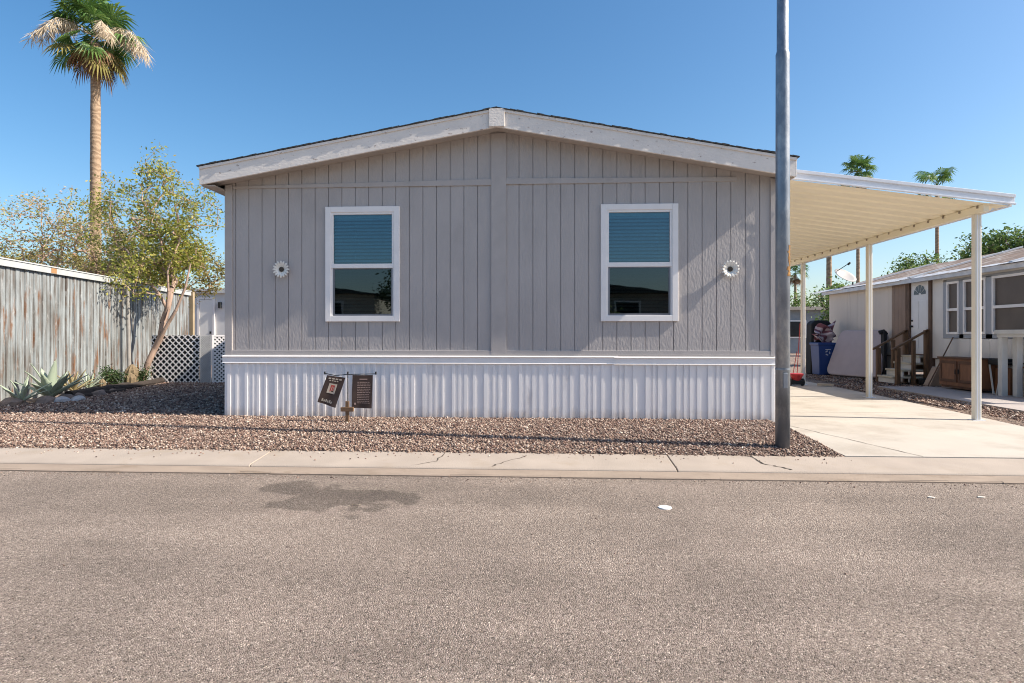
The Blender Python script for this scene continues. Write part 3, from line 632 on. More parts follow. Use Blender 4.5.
def _slat(r, A, B, w, nrm):
    d = (B - A).normalized(); s = d.cross(nrm).normalized() * w / 2; n_ = nrm * .0025
    vs = [A - s - n_, A + s - n_, A + s + n_, A - s + n_, B - s - n_, B + s - n_, B + s + n_, B - s + n_]
    r.add(vs, [(0, 3, 2, 1), (4, 5, 6, 7), (0, 1, 5, 4), (1, 2, 6, 5), (2, 3, 7, 6), (3, 0, 4, 7)])
cloth = mat('painted_shade_black', (.018, .022, .026), .9, .2)  # flat black standing in for the shaded ground behind the lattice, no real fabric
lattice('lattice_screen', (-10.02, 14.75), (-8.78, 14.80), .20, 1.40, .155, .029, 'wide white lattice panel between the leaning tree and the narrow mesh panel', cloth, 0)
lattice('mesh_panel', (-8.74, 14.78), (-8.50, 14.84), .16, 1.38, .045, .016, 'narrow pale fine mesh panel between the two lattice panels', mat('grey_backing', (.22, .22, .24), .8), .02, mat('pale_mesh', (.5, .5, .5), .6))
lattice('lattice_gate', (-8.46, 14.86), (-7.7, 15.2), .18, 1.38, .10, .034, 'white lattice gate with backing painted black as shade beside the left corner of the grey home', cloth, .04)

# white outbuilding left
SB = thing('white_outbuilding', (-13, 25, .17), 'low white outbuilding with a white door behind the end of the corrugated fence', 'building')
MB().box(-15.6, -9, 24, 29, .1, 3.12).build('wall', mat('white_stucco', (.70, .70, .70), .8, .04, 3, .2, 60), SB)
MB().box(-15.8, -8.9, 23.85, 29.2, 3.12, 3.30).build('roof', mat('pale_roof_edge', (.58, .58, .57), .7, .08), SB)
dr = MB().box(-14.2, -13.65, 23.95, 23.995, .3, 2.85).build('door', mat('white_door', (.80, .79, .76), .5, .02), SB, bev=.005)
z = MB()
for a, b, c_, d_ in ((-14.3, -14.21, .3, 2.95), (-13.64, -13.55, .3, 2.95), (-14.21, -13.64, 2.86, 2.95)): z.box(a, b, 23.93, 23.99, c_, d_)
z.build('door_frame', M['white'], dr)
MB().box(-13.76, -13.70, 23.92, 23.945, 1.45, 1.55).build('handle', M['dark'], dr)
z = MB(); z.box(-13.36, -13.28, 23.85, 23.99, 2.5, 2.75); z.build('wall_lamp', M['dark'], SB)

# ------------------------------------------------------------ trees
LEAF = {}
LEAF['yard'] = ramp_island('yellow_green_leaves', [(0, (.13, .16, .03)), (.35, (.28, .31, .05)), (.7, (.43, .42, .09)), (.9, (.54, .47, .16)), (1, (.40, .24, .11))], .5, .45)
LEAF['dusty'] = ramp_island('dusty_olive_leaves', [(0, (.24, .25, .08)), (.45, (.42, .40, .15)), (.75, (.55, .44, .25)), (1, (.60, .36, .28))], .6, .4)
LEAF['olive'] = ramp_island('olive_brown_leaves', [(0, (.12, .12, .035)), (.4, (.26, .24, .06)), (.75, (.40, .33, .12)), (1, (.42, .25, .13))], .55, .4)
LEAF['green'] = ramp_island('mid_green_leaves', [(0, (.05, .10, .03)), (.5, (.12, .20, .05)), (1, (.24, .32, .09))], .5, .4)
LEAF['dark'] = ramp_island('dark_green_leaves', [(0, (.02, .045, .015)), (.6, (.05, .09, .03)), (1, (.09, .13, .045))], .5, .25)
def tree(name, base, trunk, blobs, ntarget, leaf, nleaf, lsize, label, barkm, r0=.006, group=None, seed=1, lpt=1.0, droop=.2, cat='tree', stem=0):
    """trunk: path; blobs: (centre, radii, weight). Skeleton grown towards random targets in the blobs, leaves round the tips"""
    rs = random.Random(seed)
    T = thing(name, base, label, cat, group)
    nodes = [Vector(p) for p in trunk[0]]; par = [-1] + list(range(len(nodes) - 1))
    for br in trunk[1:]:
        j = min(range(len(nodes)), key=lambda i: (nodes[i] - Vector(br[0])).length)
        for p in br[1:]: nodes.append(Vector(p)); par.append(j); j = len(nodes) - 1
    fixed = len(nodes)
    tot = sum(b[2] for b in blobs); tg = []
    for c, rr, wt in blobs:
        for _ in range(int(ntarget * wt / tot)):
            while True:
                p = Vector((rs.uniform(-1, 1), rs.uniform(-1, 1), rs.uniform(-1, 1)))
                if .15 < p.length < 1: break
            tg.append(Vector((c[0] + p.x * rr[0], c[1] + p.y * rr[1], c[2] + p.z * rr[2])))
    root = nodes[min(fixed - 1, len(trunk[0]) - 1)]
    tg.sort(key=lambda p: (p - root).length)
    tips = []
    for p in tg:
        best = min(range(len(nodes)), key=lambda i: (nodes[i] - p).length + (.6 if i < 1 else 0) + max(0, nodes[i].z - p.z) * .6)
        a = nodes[best]; L = (p - a).length; k = max(1, int(L / .3)); j = best
        for q in range(1, k + 1):
            t_ = q / k; m_ = a.lerp(p, t_) + Vector((rs.uniform(-1, 1), rs.uniform(-1, 1), rs.uniform(-.3, 1))) * .06 * L * (1 - t_) * 2
            nodes.append(m_); par.append(j); j = len(nodes) - 1
        tips.append(j)
    cnt = [0] * len(nodes)
    for j in tips:
        while j != -1: cnt[j] += 1; j = par[j]
    rad = [r0 * max(1, c) ** .5 for c in cnt]
    if stem:
        z0_ = nodes[0].z; zt_ = max(q.z for q in nodes[:fixed])
        for i in range(fixed): rad[i] = max(min(rad[i], stem * 1.1), stem * (1 - .9 * (nodes[i].z - z0_) / (zt_ - z0_)))
    b = MB(); ch = {}
    for i, q in enumerate(par):
        if q >= 0:
            ra = min(rad[q], rad[i] * 1.25); n_ = 8 if rad[i] > .03 else (5 if rad[i] > .012 else 3)
            b.tube([nodes[q], nodes[i]], [ra, rad[i]], n_, False)
    b.build('trunk', barkm, T, smooth=True)
    V = []; F = []
    for j in tips:
        a = nodes[j]; q = nodes[par[j]] if par[j] >= 0 else a
        for _ in range(int(nleaf * rs.uniform(.3, 1.7))):
            t_ = rs.random(); p = q.lerp(a, t_) + Vector((rs.gauss(0, 1), rs.gauss(0, 1), rs.gauss(0, 1) * .8)) * .13 * lpt
            d = Vector((rs.gauss(0, 1), rs.gauss(0, 1), rs.gauss(-droop, .7))).normalized(); n_ = d.cross(Vector((rs.gauss(0, 1), rs.gauss(0, 1), rs.gauss(0, 1)))).normalized()
            s_ = lsize * rs.uniform(.6, 1.3); w_ = s_ * .2; o = len(V)
            V += [p, p + d * s_ * .5 + n_ * w_, p + d * s_, p + d * s_ * .5 - n_ * w_]; F.append((o, o + 1, o + 2, o + 3))
    me = MB(); me.v = [tuple(v) for v in V]; me.f = F; me.build('crown', leaf, T)
    return T
# leaning yard tree by the lattice
tree('yard_tree', (-10.1, 14.6, .17),
     [[(-10.16, 14.6, .12), (-10.10, 14.6, .35), (-9.99, 14.6, .7), (-9.88, 14.65, 1.0), (-9.73, 14.7, 1.35), (-9.68, 14.7, 1.7), (-9.62, 14.8, 2.05)],
      [(-9.62, 14.8, 2.05), (-9.74, 14.7, 2.4), (-9.98, 14.6, 2.75), (-10.2, 14.6, 3.1), (-10.6, 14.6, 3.6)],
      [(-9.68, 14.7, 1.7), (-9.50, 14.6, 2.1), (-9.40, 14.5, 2.5), (-9.42, 14.5, 3.0), (-9.2, 14.6, 3.7)],
      [(-9.88, 14.65, 1.0), (-9.55, 14.6, 1.55), (-9.28, 14.6, 2.0), (-9.02, 14.6, 2.6), (-8.92, 14.65, 3.2)],
      [(-9.62, 14.8, 2.05), (-9.58, 14.9, 2.6), (-9.5, 15.0, 3.3), (-9.7, 15.1, 4.2)]],
     [((-10.2, 15.2, 3.5), (1.3, 1.1, .8), 3), ((-9.6, 15.1, 3.75), (.7, 1.0, .7), 2), ((-10.0, 15.2, 4.9), (.95, .9, 1.0), 1.6), ((-10.25, 15.2, 5.9), (.3, .3, .65), .45), ((-9.0, 15.1, 4.7), (.75, .7, .9), .8), ((-11.4, 15.4, 4.5), (.9, .9, 1.4), 1.5), ((-10.05, 14.0, 2.75), (.38, .9, .5), .45)],
     540, LEAF['yard'], 24, .095, 'leaning tree with pinkish trunk and thin yellow green crown in front of the corrugated fence', M['bark'], .0037, seed=4, droop=.5, stem=.066)
tree('dusty_tree', (-13.2, 17.5, .17),
     [[(-13.2, 17.5, .1), (-13.15, 17.5, 1.2), (-13.2, 17.4, 2.0)]],
     [((-13.6, 17.2, 3.8), (2.0, 1.3, 1.2), 3), ((-15.3, 17.2, 4.5), (1.7, 1.2, 1.2), 2.4), ((-12.3, 17.2, 4.2), (1.2, 1.2, 1.2), 2), ((-14.2, 17.2, 5.0), (1.2, 1, 1.0), .8)],
     420, LEAF['dusty'], 24, .095, 'wispy dusty olive and pink tree behind the corrugated fence below the tall palm', M['bark'], .0045, seed=9)
tree('dense_bush', (-12.3, 19, .17),
     [[(-12.3, 19, .1), (-12.3, 19, 1.4)]],
     [((-13.0, 19, 3.3), (2.0, 1.2, 1.1), 3), ((-11.7, 19.3, 3.5), (1.3, 1.0, 1.0), 2.4), ((-15.6, 19, 3.3), (2.6, 1.2, 1.0), 4), ((-18.2, 19, 3.5), (1.6, 1.2, 1.1), 2)],
     330, LEAF['olive'], 55, .11, 'dense olive green bush filling the gap above the corrugated fence behind the leaning tree', M['darkbark'], .005, seed=12, cat='bush')

# ------------------------------------------------------------ palms
PG = ramp_island('palm_green', [(0, (.05, .12, .03)), (.5, (.10, .20, .045)), (1, (.20, .30, .08))], .45, .3)
PY = ramp_island('palm_yellow_green', [(0, (.14, .15, .04)), (.5, (.25, .22, .07)), (1, (.34, .27, .10))], .6, .2)
PD = ramp_island('palm_dead_brown', [(0, (.12, .07, .04)), (.5, (.24, .14, .08)), (1, (.38, .24, .15))], .9, .1)
PC = ramp_island('palm_cream_flowers', [(0, (.42, .33, .22)), (.6, (.58, .49, .36)), (1, (.68, .60, .50))], .9, .2)
def palm_trunk_mat():
    m, t, n, l, p = newmat('palm_trunk_bark')
    tc = n.new('ShaderNodeTexCoord'); wv = n.new('ShaderNodeTexWave'); wv.wave_type = 'BANDS'; wv.bands_direction = 'Z'; wv.inputs['Scale'].default_value = 1.4; wv.inputs['Distortion'].default_value = 9; wv.inputs['Detail'].default_value = 6; wv.inputs['Detail Scale'].default_value = 2; l.new(tc.outputs['Object'], wv.inputs[0])
    r = n.new('ShaderNodeValToRGB'); l.new(wv.outputs[0], r.inputs[0]); r.color_ramp.elements[0].color = (.25, .17, .11, 1); r.color_ramp.elements[1].color = (.36, .26, .175, 1)
    l.new(r.outputs[0], p.inputs['Base Color']); p.inputs['Roughness'].default_value = .95
    b = n.new('ShaderNodeBump'); b.inputs['Distance'].default_value = .02; b.inputs['Strength'].default_value = .5; l.new(wv.outputs[0], b.inputs['Height']); l.new(b.outputs[0], p.inputs['Normal']); return m
PT = palm_trunk_mat()
def fan(mb, rs, o, az, el, pet, rad, droop, seg=18):
    """one fan leaf: petiole then folded segments"""
    d = Vector((math.cos(az) * math.cos(el), math.sin(az) * math.cos(el), math.sin(el)))
    e = o + d * pet; e.z -= droop * pet * .3
    mb.tube([o, o.lerp(e, .5) + Vector((0, 0, .04)), e], [.025, .018, .012], 4, False)
    d2 = (e - o).normalized(); d2.z -= droop * .5; d2.normalize()
    side = d2.cross(Vector((0, 0, 1)))
    side = side.normalized() if side.length > .05 else Vector((1, 0, 0)); up = side.cross(d2).normalized()
    tw = rs.uniform(-.5, .5); side, up = side * math.cos(tw) + up * math.sin(tw), up * math.cos(tw) - side * math.sin(tw)
    for k in range(seg):
        a = (k / (seg - 1) - .5) * R(230); L = rad * (1 - .25 * abs(a) / 2) * rs.uniform(.85, 1.08)
        dd = d2 * math.cos(a) + side * math.sin(a); cup = .12 * L
        wd = rad * .052
        pr = dd.cross(up).normalized()
        p1 = e + dd * L * .6 + up * cup * math.cos(a * .6) * .3; p2 = e + dd * L - Vector((0, 0, 1)) * L * (.12 + .35 * droop + rs.uniform(0, .12))
        mb.add([e, p1 + pr * wd, p1 - up * wd * .6, p1 - pr * wd, p2], [(0, 1, 2), (0, 2, 3), (1, 4, 2), (2, 4, 3)])
def palm(base, zt, r, size, label, ngreen, nyel, ndead, flowers=0, seed=3, group='tall fan palms against the sky', seg=18, lean=(0, 0)):
    rs = random.Random(seed); T = thing('fan_palm', base, label, 'palm tree', group)
    bx, by, bz = base; top = Vector((bx + lean[0], by + lean[1], zt))
    n_ = 24; path = []; rad = []
    for i in range(n_ + 1):
        q = i / n_; path.append((bx + lean[0] * q * q, by + lean[1] * q * q, bz + (zt - bz) * q)); rad.append(r * (1.25 - .35 * q) * (1 + .04 * (i % 2)))
    MB().tube(path, rad, 12).build('trunk', PT, T, smooth=True)
    g_ = MB(); y_ = MB(); d_ = MB(); cc = top + Vector((0, 0, size * .12))
    for k in range(ngreen):
        fan(g_, rs, cc + Vector((0, 0, rs.uniform(-.1, .15) * size)), k * 2.39996 + rs.uniform(-.3, .3), R(rs.uniform(15, 85)) if k % 3 else R(rs.uniform(-35, 25)), size * rs.uniform(.34, .6), size * rs.uniform(.34, .52), rs.uniform(.1, .7), seg)
    g_.build('green_fronds', PG, T)
    if nyel:
        for k in range(nyel): fan(y_, rs, cc - Vector((0, 0, size * .12)), k * 2.39996 + .7, R(rs.uniform(-50, 25)), size * rs.uniform(.2, .55), size * rs.uniform(.24, .42), rs.uniform(.3, 1.1), seg)
        y_.build('yellowing_fronds', PY, T)
    if ndead:
        for k in range(ndead): fan(d_, rs, cc - Vector((0, 0, size * .25)), k * 2.39996 + .2, R(rs.uniform(-70, 5)), size * rs.uniform(.12, .34), size * rs.uniform(.2, .36), rs.uniform(.9, 1.5), seg)
        d_.build('dead_fronds', PD, T)
    if flowers:
        f = MB()
        for k in range(flowers):
            az = [0.15, -.5, .1, 3.7, -.3, 4.2, 3.6, -.15, .3, -.6, 4.0, -.4][k % 12] + rs.uniform(-.2, .2); L = size * rs.uniform(.75, 1.0)
            d = Vector((math.cos(az), math.sin(az), 0)); a = cc; pth = [a, a + d * L * .45 + Vector((0, 0, .16 * L)), a + d * L * .8 + Vector((0, 0, .05 * L)), a + d * L * 1.05 - Vector((0, 0, .28 * L))]
            f.tube(pth, [.02, .016, .012, .006], 4, False)
            for q in range(150):
                t_ = rs.uniform(.3, 1); i = min(2, int(t_ * 3)); p = pth[i].lerp(pth[i + 1], t_ * 3 - i)
                e = p + Vector((rs.gauss(0, .22), rs.gauss(0, .22), -rs.uniform(.05, .75))) * size * .4; w_ = .009
                f.add([p, p.lerp(e, .5) + Vector((w_, w_, 0)), e, p.lerp(e, .5) - Vector((w_, w_, 0))], [(0, 1, 2, 3)])
        f.build('flower_stalks', PC, T)
    return T
palm((-20.25, 26, .1), 14.55, .20, 2.35, 'tall fan palm with brown dead fronds and cream flower clusters above the left fence', 36, 9, 20, 11, 5)
palm((22.75, 45, .1), 13.05, .11, 1.75, 'fan palm whose green head rises above the left half of the carport roof', 30, 6, 3, 0, 6)
palm((28.3, 45, .1), 11.85, .12, 1.9, 'fan palm whose small head just clears the right half of the carport roof', 16, 3, 0, 0, 8)
palm((13.8, 30, .1), 6.5, .12, 1.2, 'fan palm with shaggy brown trunk seen between the first two carport posts', 16, 8, 26, 0, 9)
palm((24.4, 60, .1), 7.4, .12, 1.6, 'small distant fan palm seen just right of the steel pole', 22, 4, 8, 0, 10)
# feather palm behind the white outbuilding
fpm = thing('feather_palm', (-15.2, 30.5, .1), 'low feather palm arching over the white outbuilding', 'palm tree')
MB().tube([(-15.2, 30.5, .1), (-15.2, 30.5, 3.0)], [.25, .2], 10).build('trunk', PT, fpm)
f = MB(); rs = random.Random(4)
for k in range(26):
    az = k * 2.4; L = rs.uniform(1.5, 2.2); el = rs.uniform(.3, 1.2); p = Vector((-15.2, 30.5, 3.0)); prev = p
    for q in range(1, 15):
        t_ = q / 14; c_ = p + Vector((math.cos(az) * math.cos(el) * L * t_, math.sin(az) * math.cos(el) * L * t_, math.sin(el) * L * t_ - 1.1 * L * t_ * t_ * .6))
        d = (c_ - prev).normalized(); sd = d.cross(Vector((0, 0, 1))).normalized(); f.add([prev, c_, c_ + Vector((0, 0, .012))], [(0, 1, 2)])
        for s_ in (-1, 1):
            tip = c_ + sd * s_ * .38 * (1 - .5 * t_) + d * .22 - Vector((0, 0, .12)); f.add([c_, c_ - d * .04, tip], [(0, 1, 2)])
        prev = c_
f.build('fronds', PY, fpm)

# distant trees on the right
tree('round_tree', (24, 26, .1), [[(24, 26, .1), (24, 26, 2.4)]], [((23.0, 26, 5.6), (2.6, 2.2, 1.6), 3), ((25, 26, 5.6), (2.2, 2, 1.5), 2), ((21.2, 26, 5.0), (1.7, 1.4, 1.2), 1.2)], 300, LEAF['green'], 42, .19, 'broad green tree rising behind the roof of the cream trailer at the right edge', M['darkbark'], .016, seed=21, lpt=1.9, group='green trees behind the cream trailer')
tree('round_tree', (19.6, 27, .1), [[(19.6, 27, .1), (19.6, 27, 2.2)]], [((19.4, 27, 5.0), (1.3, 1.2, 1.0), 2)], 110, LEAF['green'], 42, .18, 'small green tree behind the cream trailer roof between the last two carport posts', M['darkbark'], .014, seed=22, lpt=1.7, group='green trees behind the cream trailer')
tree('round_tree', (22.3, 36, .1), [[(22.3, 36, .1), (22.3, 36, 2.2)]], [((21.6, 36, 5.2), (1.6, 1.4, .9), 2)], 80, LEAF['green'], 40, .2, 'faint pale tree far behind the trailer roof beside the satellite dish', M['darkbark'], .014, seed=23, lpt=2, group='green trees behind the cream trailer')
tree('leafy_bush', (11.6, 25.5, .1), [[(11.6, 25.5, .1), (11.6, 25.5, 1.4)]], [((12.1, 25.5, 2.5), (1.0, 1.2, 1.4), 2), ((12.9, 25.5, 2.0), (.8, 1, 1.3), 1)], 90, LEAF['green'], 50, .17, 'bright green bush at the far end of the cream trailer under the satellite dish', M['darkbark'], .012, seed=24, lpt=1.6, cat='bush')
tree('leafy_bush', (19, 57, .1), [[(19, 57, .1), (19, 57, 1.4)]], [((20, 57, 4.4), (1.9, 1.5, 1.2), 2), ((24, 57, 4.3), (1.9, 1, 1.1), 1)], 70, LEAF['green'], 40, .3, 'far green tree tops behind the distant grey trailer', M['darkbark'], .012, seed=25, lpt=3.0, cat='tree')

# ------------------------------------------------------------ neighbour trailer (right)
NX = 9.3
N = thing('cream_trailer', (11.5, 14, .17), 'cream and white neighbouring trailer with low weathered roof, white door and sunroom windows', 'house')
cream = mat('cream_siding', (.64, .57, .50), .7, .05, 2, .15, 30, stretch=(1, 1, .15)); wht = mat('chalky_white_siding', (.72, .70, .67), .7, .06, 2, .1)
brown = mat('brown_ribbed_siding', (.28, .20, .155), .75, .08, 3); gblue = mat('blue_grey_window_trim', (.34, .37, .42), .6, .05)
dbrown = mat('dark_brown_trim', (.14, .09, .065), .8, .2, 5)
def ywall(mb, ya, yb, z0, z1, rib, dep=.008, x=NX):
    y = ya
    while y < yb - .01:
        b = min(yb, y + rib); mb.box(x, x + .06, y + .007, b, z0, z1); y = b
    mb.box(x + dep, x + .08, ya, yb, z0, z1)
w = MB(); ywall(w, 16.62, 20.1, .85, 2.78, .2); w.box(NX, 14.2, 20.1, 20.2, .2, 2.78); w.box(14.1, 14.2, 11.6, 20.1, .2, 2.78); w.box(NX + .1, 14.2, 11.5, 11.6, .2, 2.78); w.build('wall', cream, N)
w = MB(); ywall(w, 15.98, 16.60, .85, 2.75, .16, .02, NX - .03); w.build('brown_panel', brown, N)
w = MB(); ywall(w, 14.57, 14.955, .85, 2.72, .3, .004); ywall(w, 11.6, 14.57, .85, 1.32, .3, .006); w.box(NX, NX + .08, 11.6, 14.57, 2.68, 2.74); w.build('sunroom_wall', wht, N)
w = MB(); y = 14.9
for a, b, m_ in ((11.6, 14.9, wht), (15.9, 20.1, cream)):
    w = MB(); ywall(w, a, b, .17, .83, .22, .01, NX + .03); w.build('skirt', m_, N)
w = MB(); w.box(NX - .01, NX + .02, 11.6, 14.9, .83, .852); w.box(NX - .01, NX + .02, 15.9, 20.1, .83, .852); w.build('belt_trim', dbrown, N)
# door
d = MB().box(NX + .0, NX + .05, 15.08, 15.80, .93, 2.72).build('door', mat('white_steel_door', (.72, .73, .75), .45, .03), N, bev=.005)
z = MB()
for k in range(5):
    a0 = math.pi * k / 5 + .05; a1 = math.pi * (k + 1) / 5 - .05; cy, cz, = 15.44, 2.40
    z.add([(NX - .006, cy + math.cos(a) * r_, cz + math.sin(a) * r_ * 1.0) for a, r_ in ((a0, .05), (a0, .24), ((a0 + a1) / 2, .245), (a1, .24), (a1, .05))], [(0, 1, 2, 3, 4)])
z.build('fan_light', mat('dark_blue_glass', (.05, .07, .11), .2, .1), d)
z = MB()
for a, b in ((15.16, 15.38), (15.5, 15.72)):
    for c_, e in ((1.05, 1.45), (1.55, 2.25)): z.box(NX - .008, NX - .001, a, b, c_, e)
z.build('raised_panel', MATS['white_steel_door'], d, bev=.004)
MB().tube([(NX, 15.73, 1.62), (NX - .06, 15.73, 1.62)], [.02, .03], 10).build('handle', M['dark'], d); MB().tube([(NX, 15.73, 1.76), (NX - .03, 15.73, 1.76)], [.022, .022], 10).build('deadbolt', M['dark'], d)
z = MB(); z.box(NX - .04, NX + .06, 14.965, 15.055, .25, 2.78); z.box(NX - .04, NX + .06, 15.82, 15.93, .85, 2.78); z.box(NX - .04, NX + .06, 15.06, 15.82, 2.73, 2.82); z.build('door_frame', dbrown, N)
MB().box(NX - .04, NX + .06, 15.06, 15.82, .86, .925).build('door_sill', dbrown, N)
# sunroom windows
def yz_window(y0, y1, z0, z1, mids, midz):
    f = MB(); T = .05
    f.box(NX - .02, NX + .05, y0, y1, z0, z0 + T); f.box(NX - .02, NX + .05, y0, y1, z1 - T, z1)
    for y in [y0, y1 - T]: f.box(NX - .02, NX + .05, y, y + T, z0 + T, z1 - T)
    f.box(NX - .02, NX + .05, y0 + T, y1 - T, midz - .03, midz + .03)
    o = f.build('window', M['white'], N)
    MB().box(NX + .02, NX + .03, y0 + T, y1 - T, z0 + T, z1 - T).build('pane', mat('brown_sun_screen', (.09, .07, .06), .5, .15, 3, spec=.5), o)
wz0, wz1 = 1.42, 2.62
for a, b in ((14.02, 14.44), (13.20, 13.88), (11.75, 13.02)): yz_window(a, b, wz0, wz1, 0, 1.98)
z = MB(); 
for a, b in ((14.44, 14.56), (13.88, 14.02), (13.02, 13.20), (11.6, 11.75)): z.box(NX - .005, NX + .06, a, b, 1.33, 2.64)
z.box(NX - .005, NX + .06, 11.6, 14.44, 1.33, 1.418); z.box(NX - .005, NX + .06, 11.6, 14.44, 2.622, 2.678); z.build('window_surround', gblue, N)
# roof: shallow, brown with pale ribs, ragged white edge
rust = mat('weathered_brown_roofing', (.20, .14, .105), .9, .25, 3, .4, 20, col2=(.42, .38, .35), c2=(.5, .62), c2scale=2.5)
EX = NX - .18
r = MB(); r.add([(EX, 11.5, 2.80), (EX, 20.3, 2.80), (11.8, 20.3, 3.55), (11.8, 11.5, 3.55), (14.4, 11.5, 2.8), (14.4, 20.3, 2.8)], [(0, 3, 2, 1), (3, 4, 5, 2), ]); r.prism([(EX + .1, 2.79), (14.3, 2.79), (11.8, 3.52)], 'y', 11.55, 20.25)
r.build('roof', rust, N)
e_ = MB(); e_.box(EX - .02, EX + .02, 11.5, 20.3, 2.70, 2.80)
e_.build('fascia', mat('white_fascia', (.62, .62, .63), .6, .12, 5), N)
y = 12.2
while y < 20.1:
    r = MB(); r.add([(EX - .03, y, 2.815), (EX - .03, y + .10, 2.815), (11.8, y + .10, 3.565), (11.8, y, 3.565), (EX - .03, y, 2.85), (EX - .03, y + .10, 2.85), (11.8, y + .1, 3.60), (11.8, y, 3.60)],
          [(0, 3, 2, 1), (4, 5, 6, 7), (0, 1, 5, 4), (1, 2, 6, 5), (2, 3, 7, 6), (3, 0, 4, 7)]); y += 3.3
    r.build('roof_rib', mat('pale_roof_metal', (.55, .56, .58), .5, .1), N)
r = MB(); random.seed(5); y = 11.5
while y < 20.2:
    L = U(.5, 1.3); r.obox((EX + .12, y + L / 2, 2.845 + U(0, .012)), (.34 + U(-.08, .1), L + .03, .008), (0, R(-16 + U(-3, 3)), U(-.04, .04))); y += L
r.build('edge_flashing', mat('torn_white_coating', (.60, .62, .65), .6, .2, 6, .3, col2=(.32, .27, .24), c2=(.5, .62), c2scale=6), N)
# satellite dish
DS = thing('satellite_dish', (9.7, 19.6, 2.85), 'pale satellite dish on the far end of the cream trailer roof', 'satellite dish')
dm = MB(); n_ = 20; vs = []; fs = []; ax = Vector((.25, -.60, .75)).normalized(); u_ = ax.orthogonal().normalized(); v_ = ax.cross(u_); c0 = Vector((9.55, 19.7, 3.27))
vs.append(c0 - ax * .0)
for q in range(1, 5):
    for k in range(n_): a = 2 * math.pi * k / n_; rr = .35 * q / 4; vs.append(c0 + (u_ * math.cos(a) + v_ * math.sin(a)) * rr + ax * rr * rr * .45)
fs += [(0, 1 + k, 1 + (k + 1) % n_) for k in range(n_)]
for q in range(3): fs += [(1 + q * n_ + k, 1 + (q + 1) * n_ + k, 1 + (q + 1) * n_ + (k + 1) % n_, 1 + q * n_ + (k + 1) % n_) for k in range(n_)]
dm.add(vs, fs); o = dm.build('dish', mat('dish_grey', (.36, .345, .33), .5, .04), DS, smooth=True); md = o.modifiers.new('s', 'SOLIDIFY'); md.thickness = .012
MB().tube([c0 - ax * .02, (9.75, 19.6, 3.1), (9.75, 19.6, 2.8)], .022, 8).build('mast', M['dark'], DS)
MB().tube([c0 + v_ * .3 - ax * .02, c0 + ax * .42 + v_ * .12], [.012, .012], 6).tube([c0 + ax * .38 + v_ * .12, c0 + ax * .47 + v_ * .10], [.035, .03], 8).build('feed_arm', M['dark'], DS)

# porch steps
PS = thing('porch_steps', (8.9, 15.4, .2), 'short flight of pale steps with brown wooden handrails up to the white door', 'steps')
for k in range(4):
    x0 = 8.48 + k * .2; z1 = .215 + .17 * (k + 1)
    MB().box(x0, 9.27, 15.12, 15.84, z1 - .045, z1).build('tread', mat('cream_step_paint', (.60, .54, .42), .8, .12, 6, .2), PS, bev=.005)
    MB().box(x0 + .03, x0 + .05, 15.13, 15.83, z1 - .17, z1 - .047).build('riser', mat('white_riser_paint', (.62, .62, .60), .8, .08), PS)
for y in (15.05, 15.90):
    MB().box(8.50, 8.59, y - .045, y + .045, .2, 1.08).build('newel_post', M['wood'], PS, bev=.004)
    MB().box(8.88, 8.95, y - .035, y + .035, .2, 1.27).build('baluster', M['wood'], PS, bev=.004)
    MB().box(9.17, 9.26, y - .045, y + .045, .2, 1.52).build('newel_post', M['wood'], PS, bev=.004)
    MB().bar((8.40, y, 1.03), (9.27, y, 1.53), .09, .04).build('handrail', M['wood'], PS, bev=.004)

# hot tub cover leaning on the wall
HC = thing('tub_cover', (9.0, 17.9, .18), 'big mauve padded tub cover leaning against the cream trailer wall behind the middle post', 'cover')
cm_ = mat('mauve_vinyl', (.42, .36, .37), .55, .06, 3, .15, 12)
def rrect(w_, h_, r_, n_=6, taper=0):
    out = []
    for cx, cz, a0 in ((w_ / 2 - r_, h_ - r_, 0), (-w_ / 2 + r_, h_ - r_, 90), (-w_ / 2 + r_, r_, 180), (w_ / 2 - r_, r_, 270)):
        for k in range(n_ + 1): a = R(a0 + 90 * k / n_); x_ = cx + r_ * math.cos(a); z_ = cz + r_ * math.sin(a); out.append((x_ * (1 - taper * z_ / h_), z_))
    return out
t = MB(); pr = rrect(1.95, 1.38, .24, taper=.14); A = Vector((8.55, 18.55, .2)); dr_ = Vector((.28, -.96, 0)).normalized(); up_ = Vector((.30, .09, .95)).normalized(); nn = dr_.cross(up_).normalized()
A = Vector((8.74, 17.55, .2))
vs = [A + dr_ * x_ + up_ * z_ for x_, z_ in pr] + [A + dr_ * x_ + up_ * z_ + nn * .12 for x_, z_ in pr]; k = len(pr)
t.add(vs, [tuple(range(k))[::-1], tuple(range(k, 2 * k))] + [(i, (i + 1) % k, k + (i + 1) % k, k + i) for i in range(k)]); t.build('panel', cm_, HC, bev=.03)
MB().tube([(9.2, 16.75, 1.42), (9.12, 16.72, 1.50), (9.02, 16.75, 1.46)], .06, 8).build('strap', M['dark'], HC)
MB().box(9.08, 9.16, 16.62, 16.78, .25, 1.5).build('folding_arm', M['dark'], HC, bev=.01)

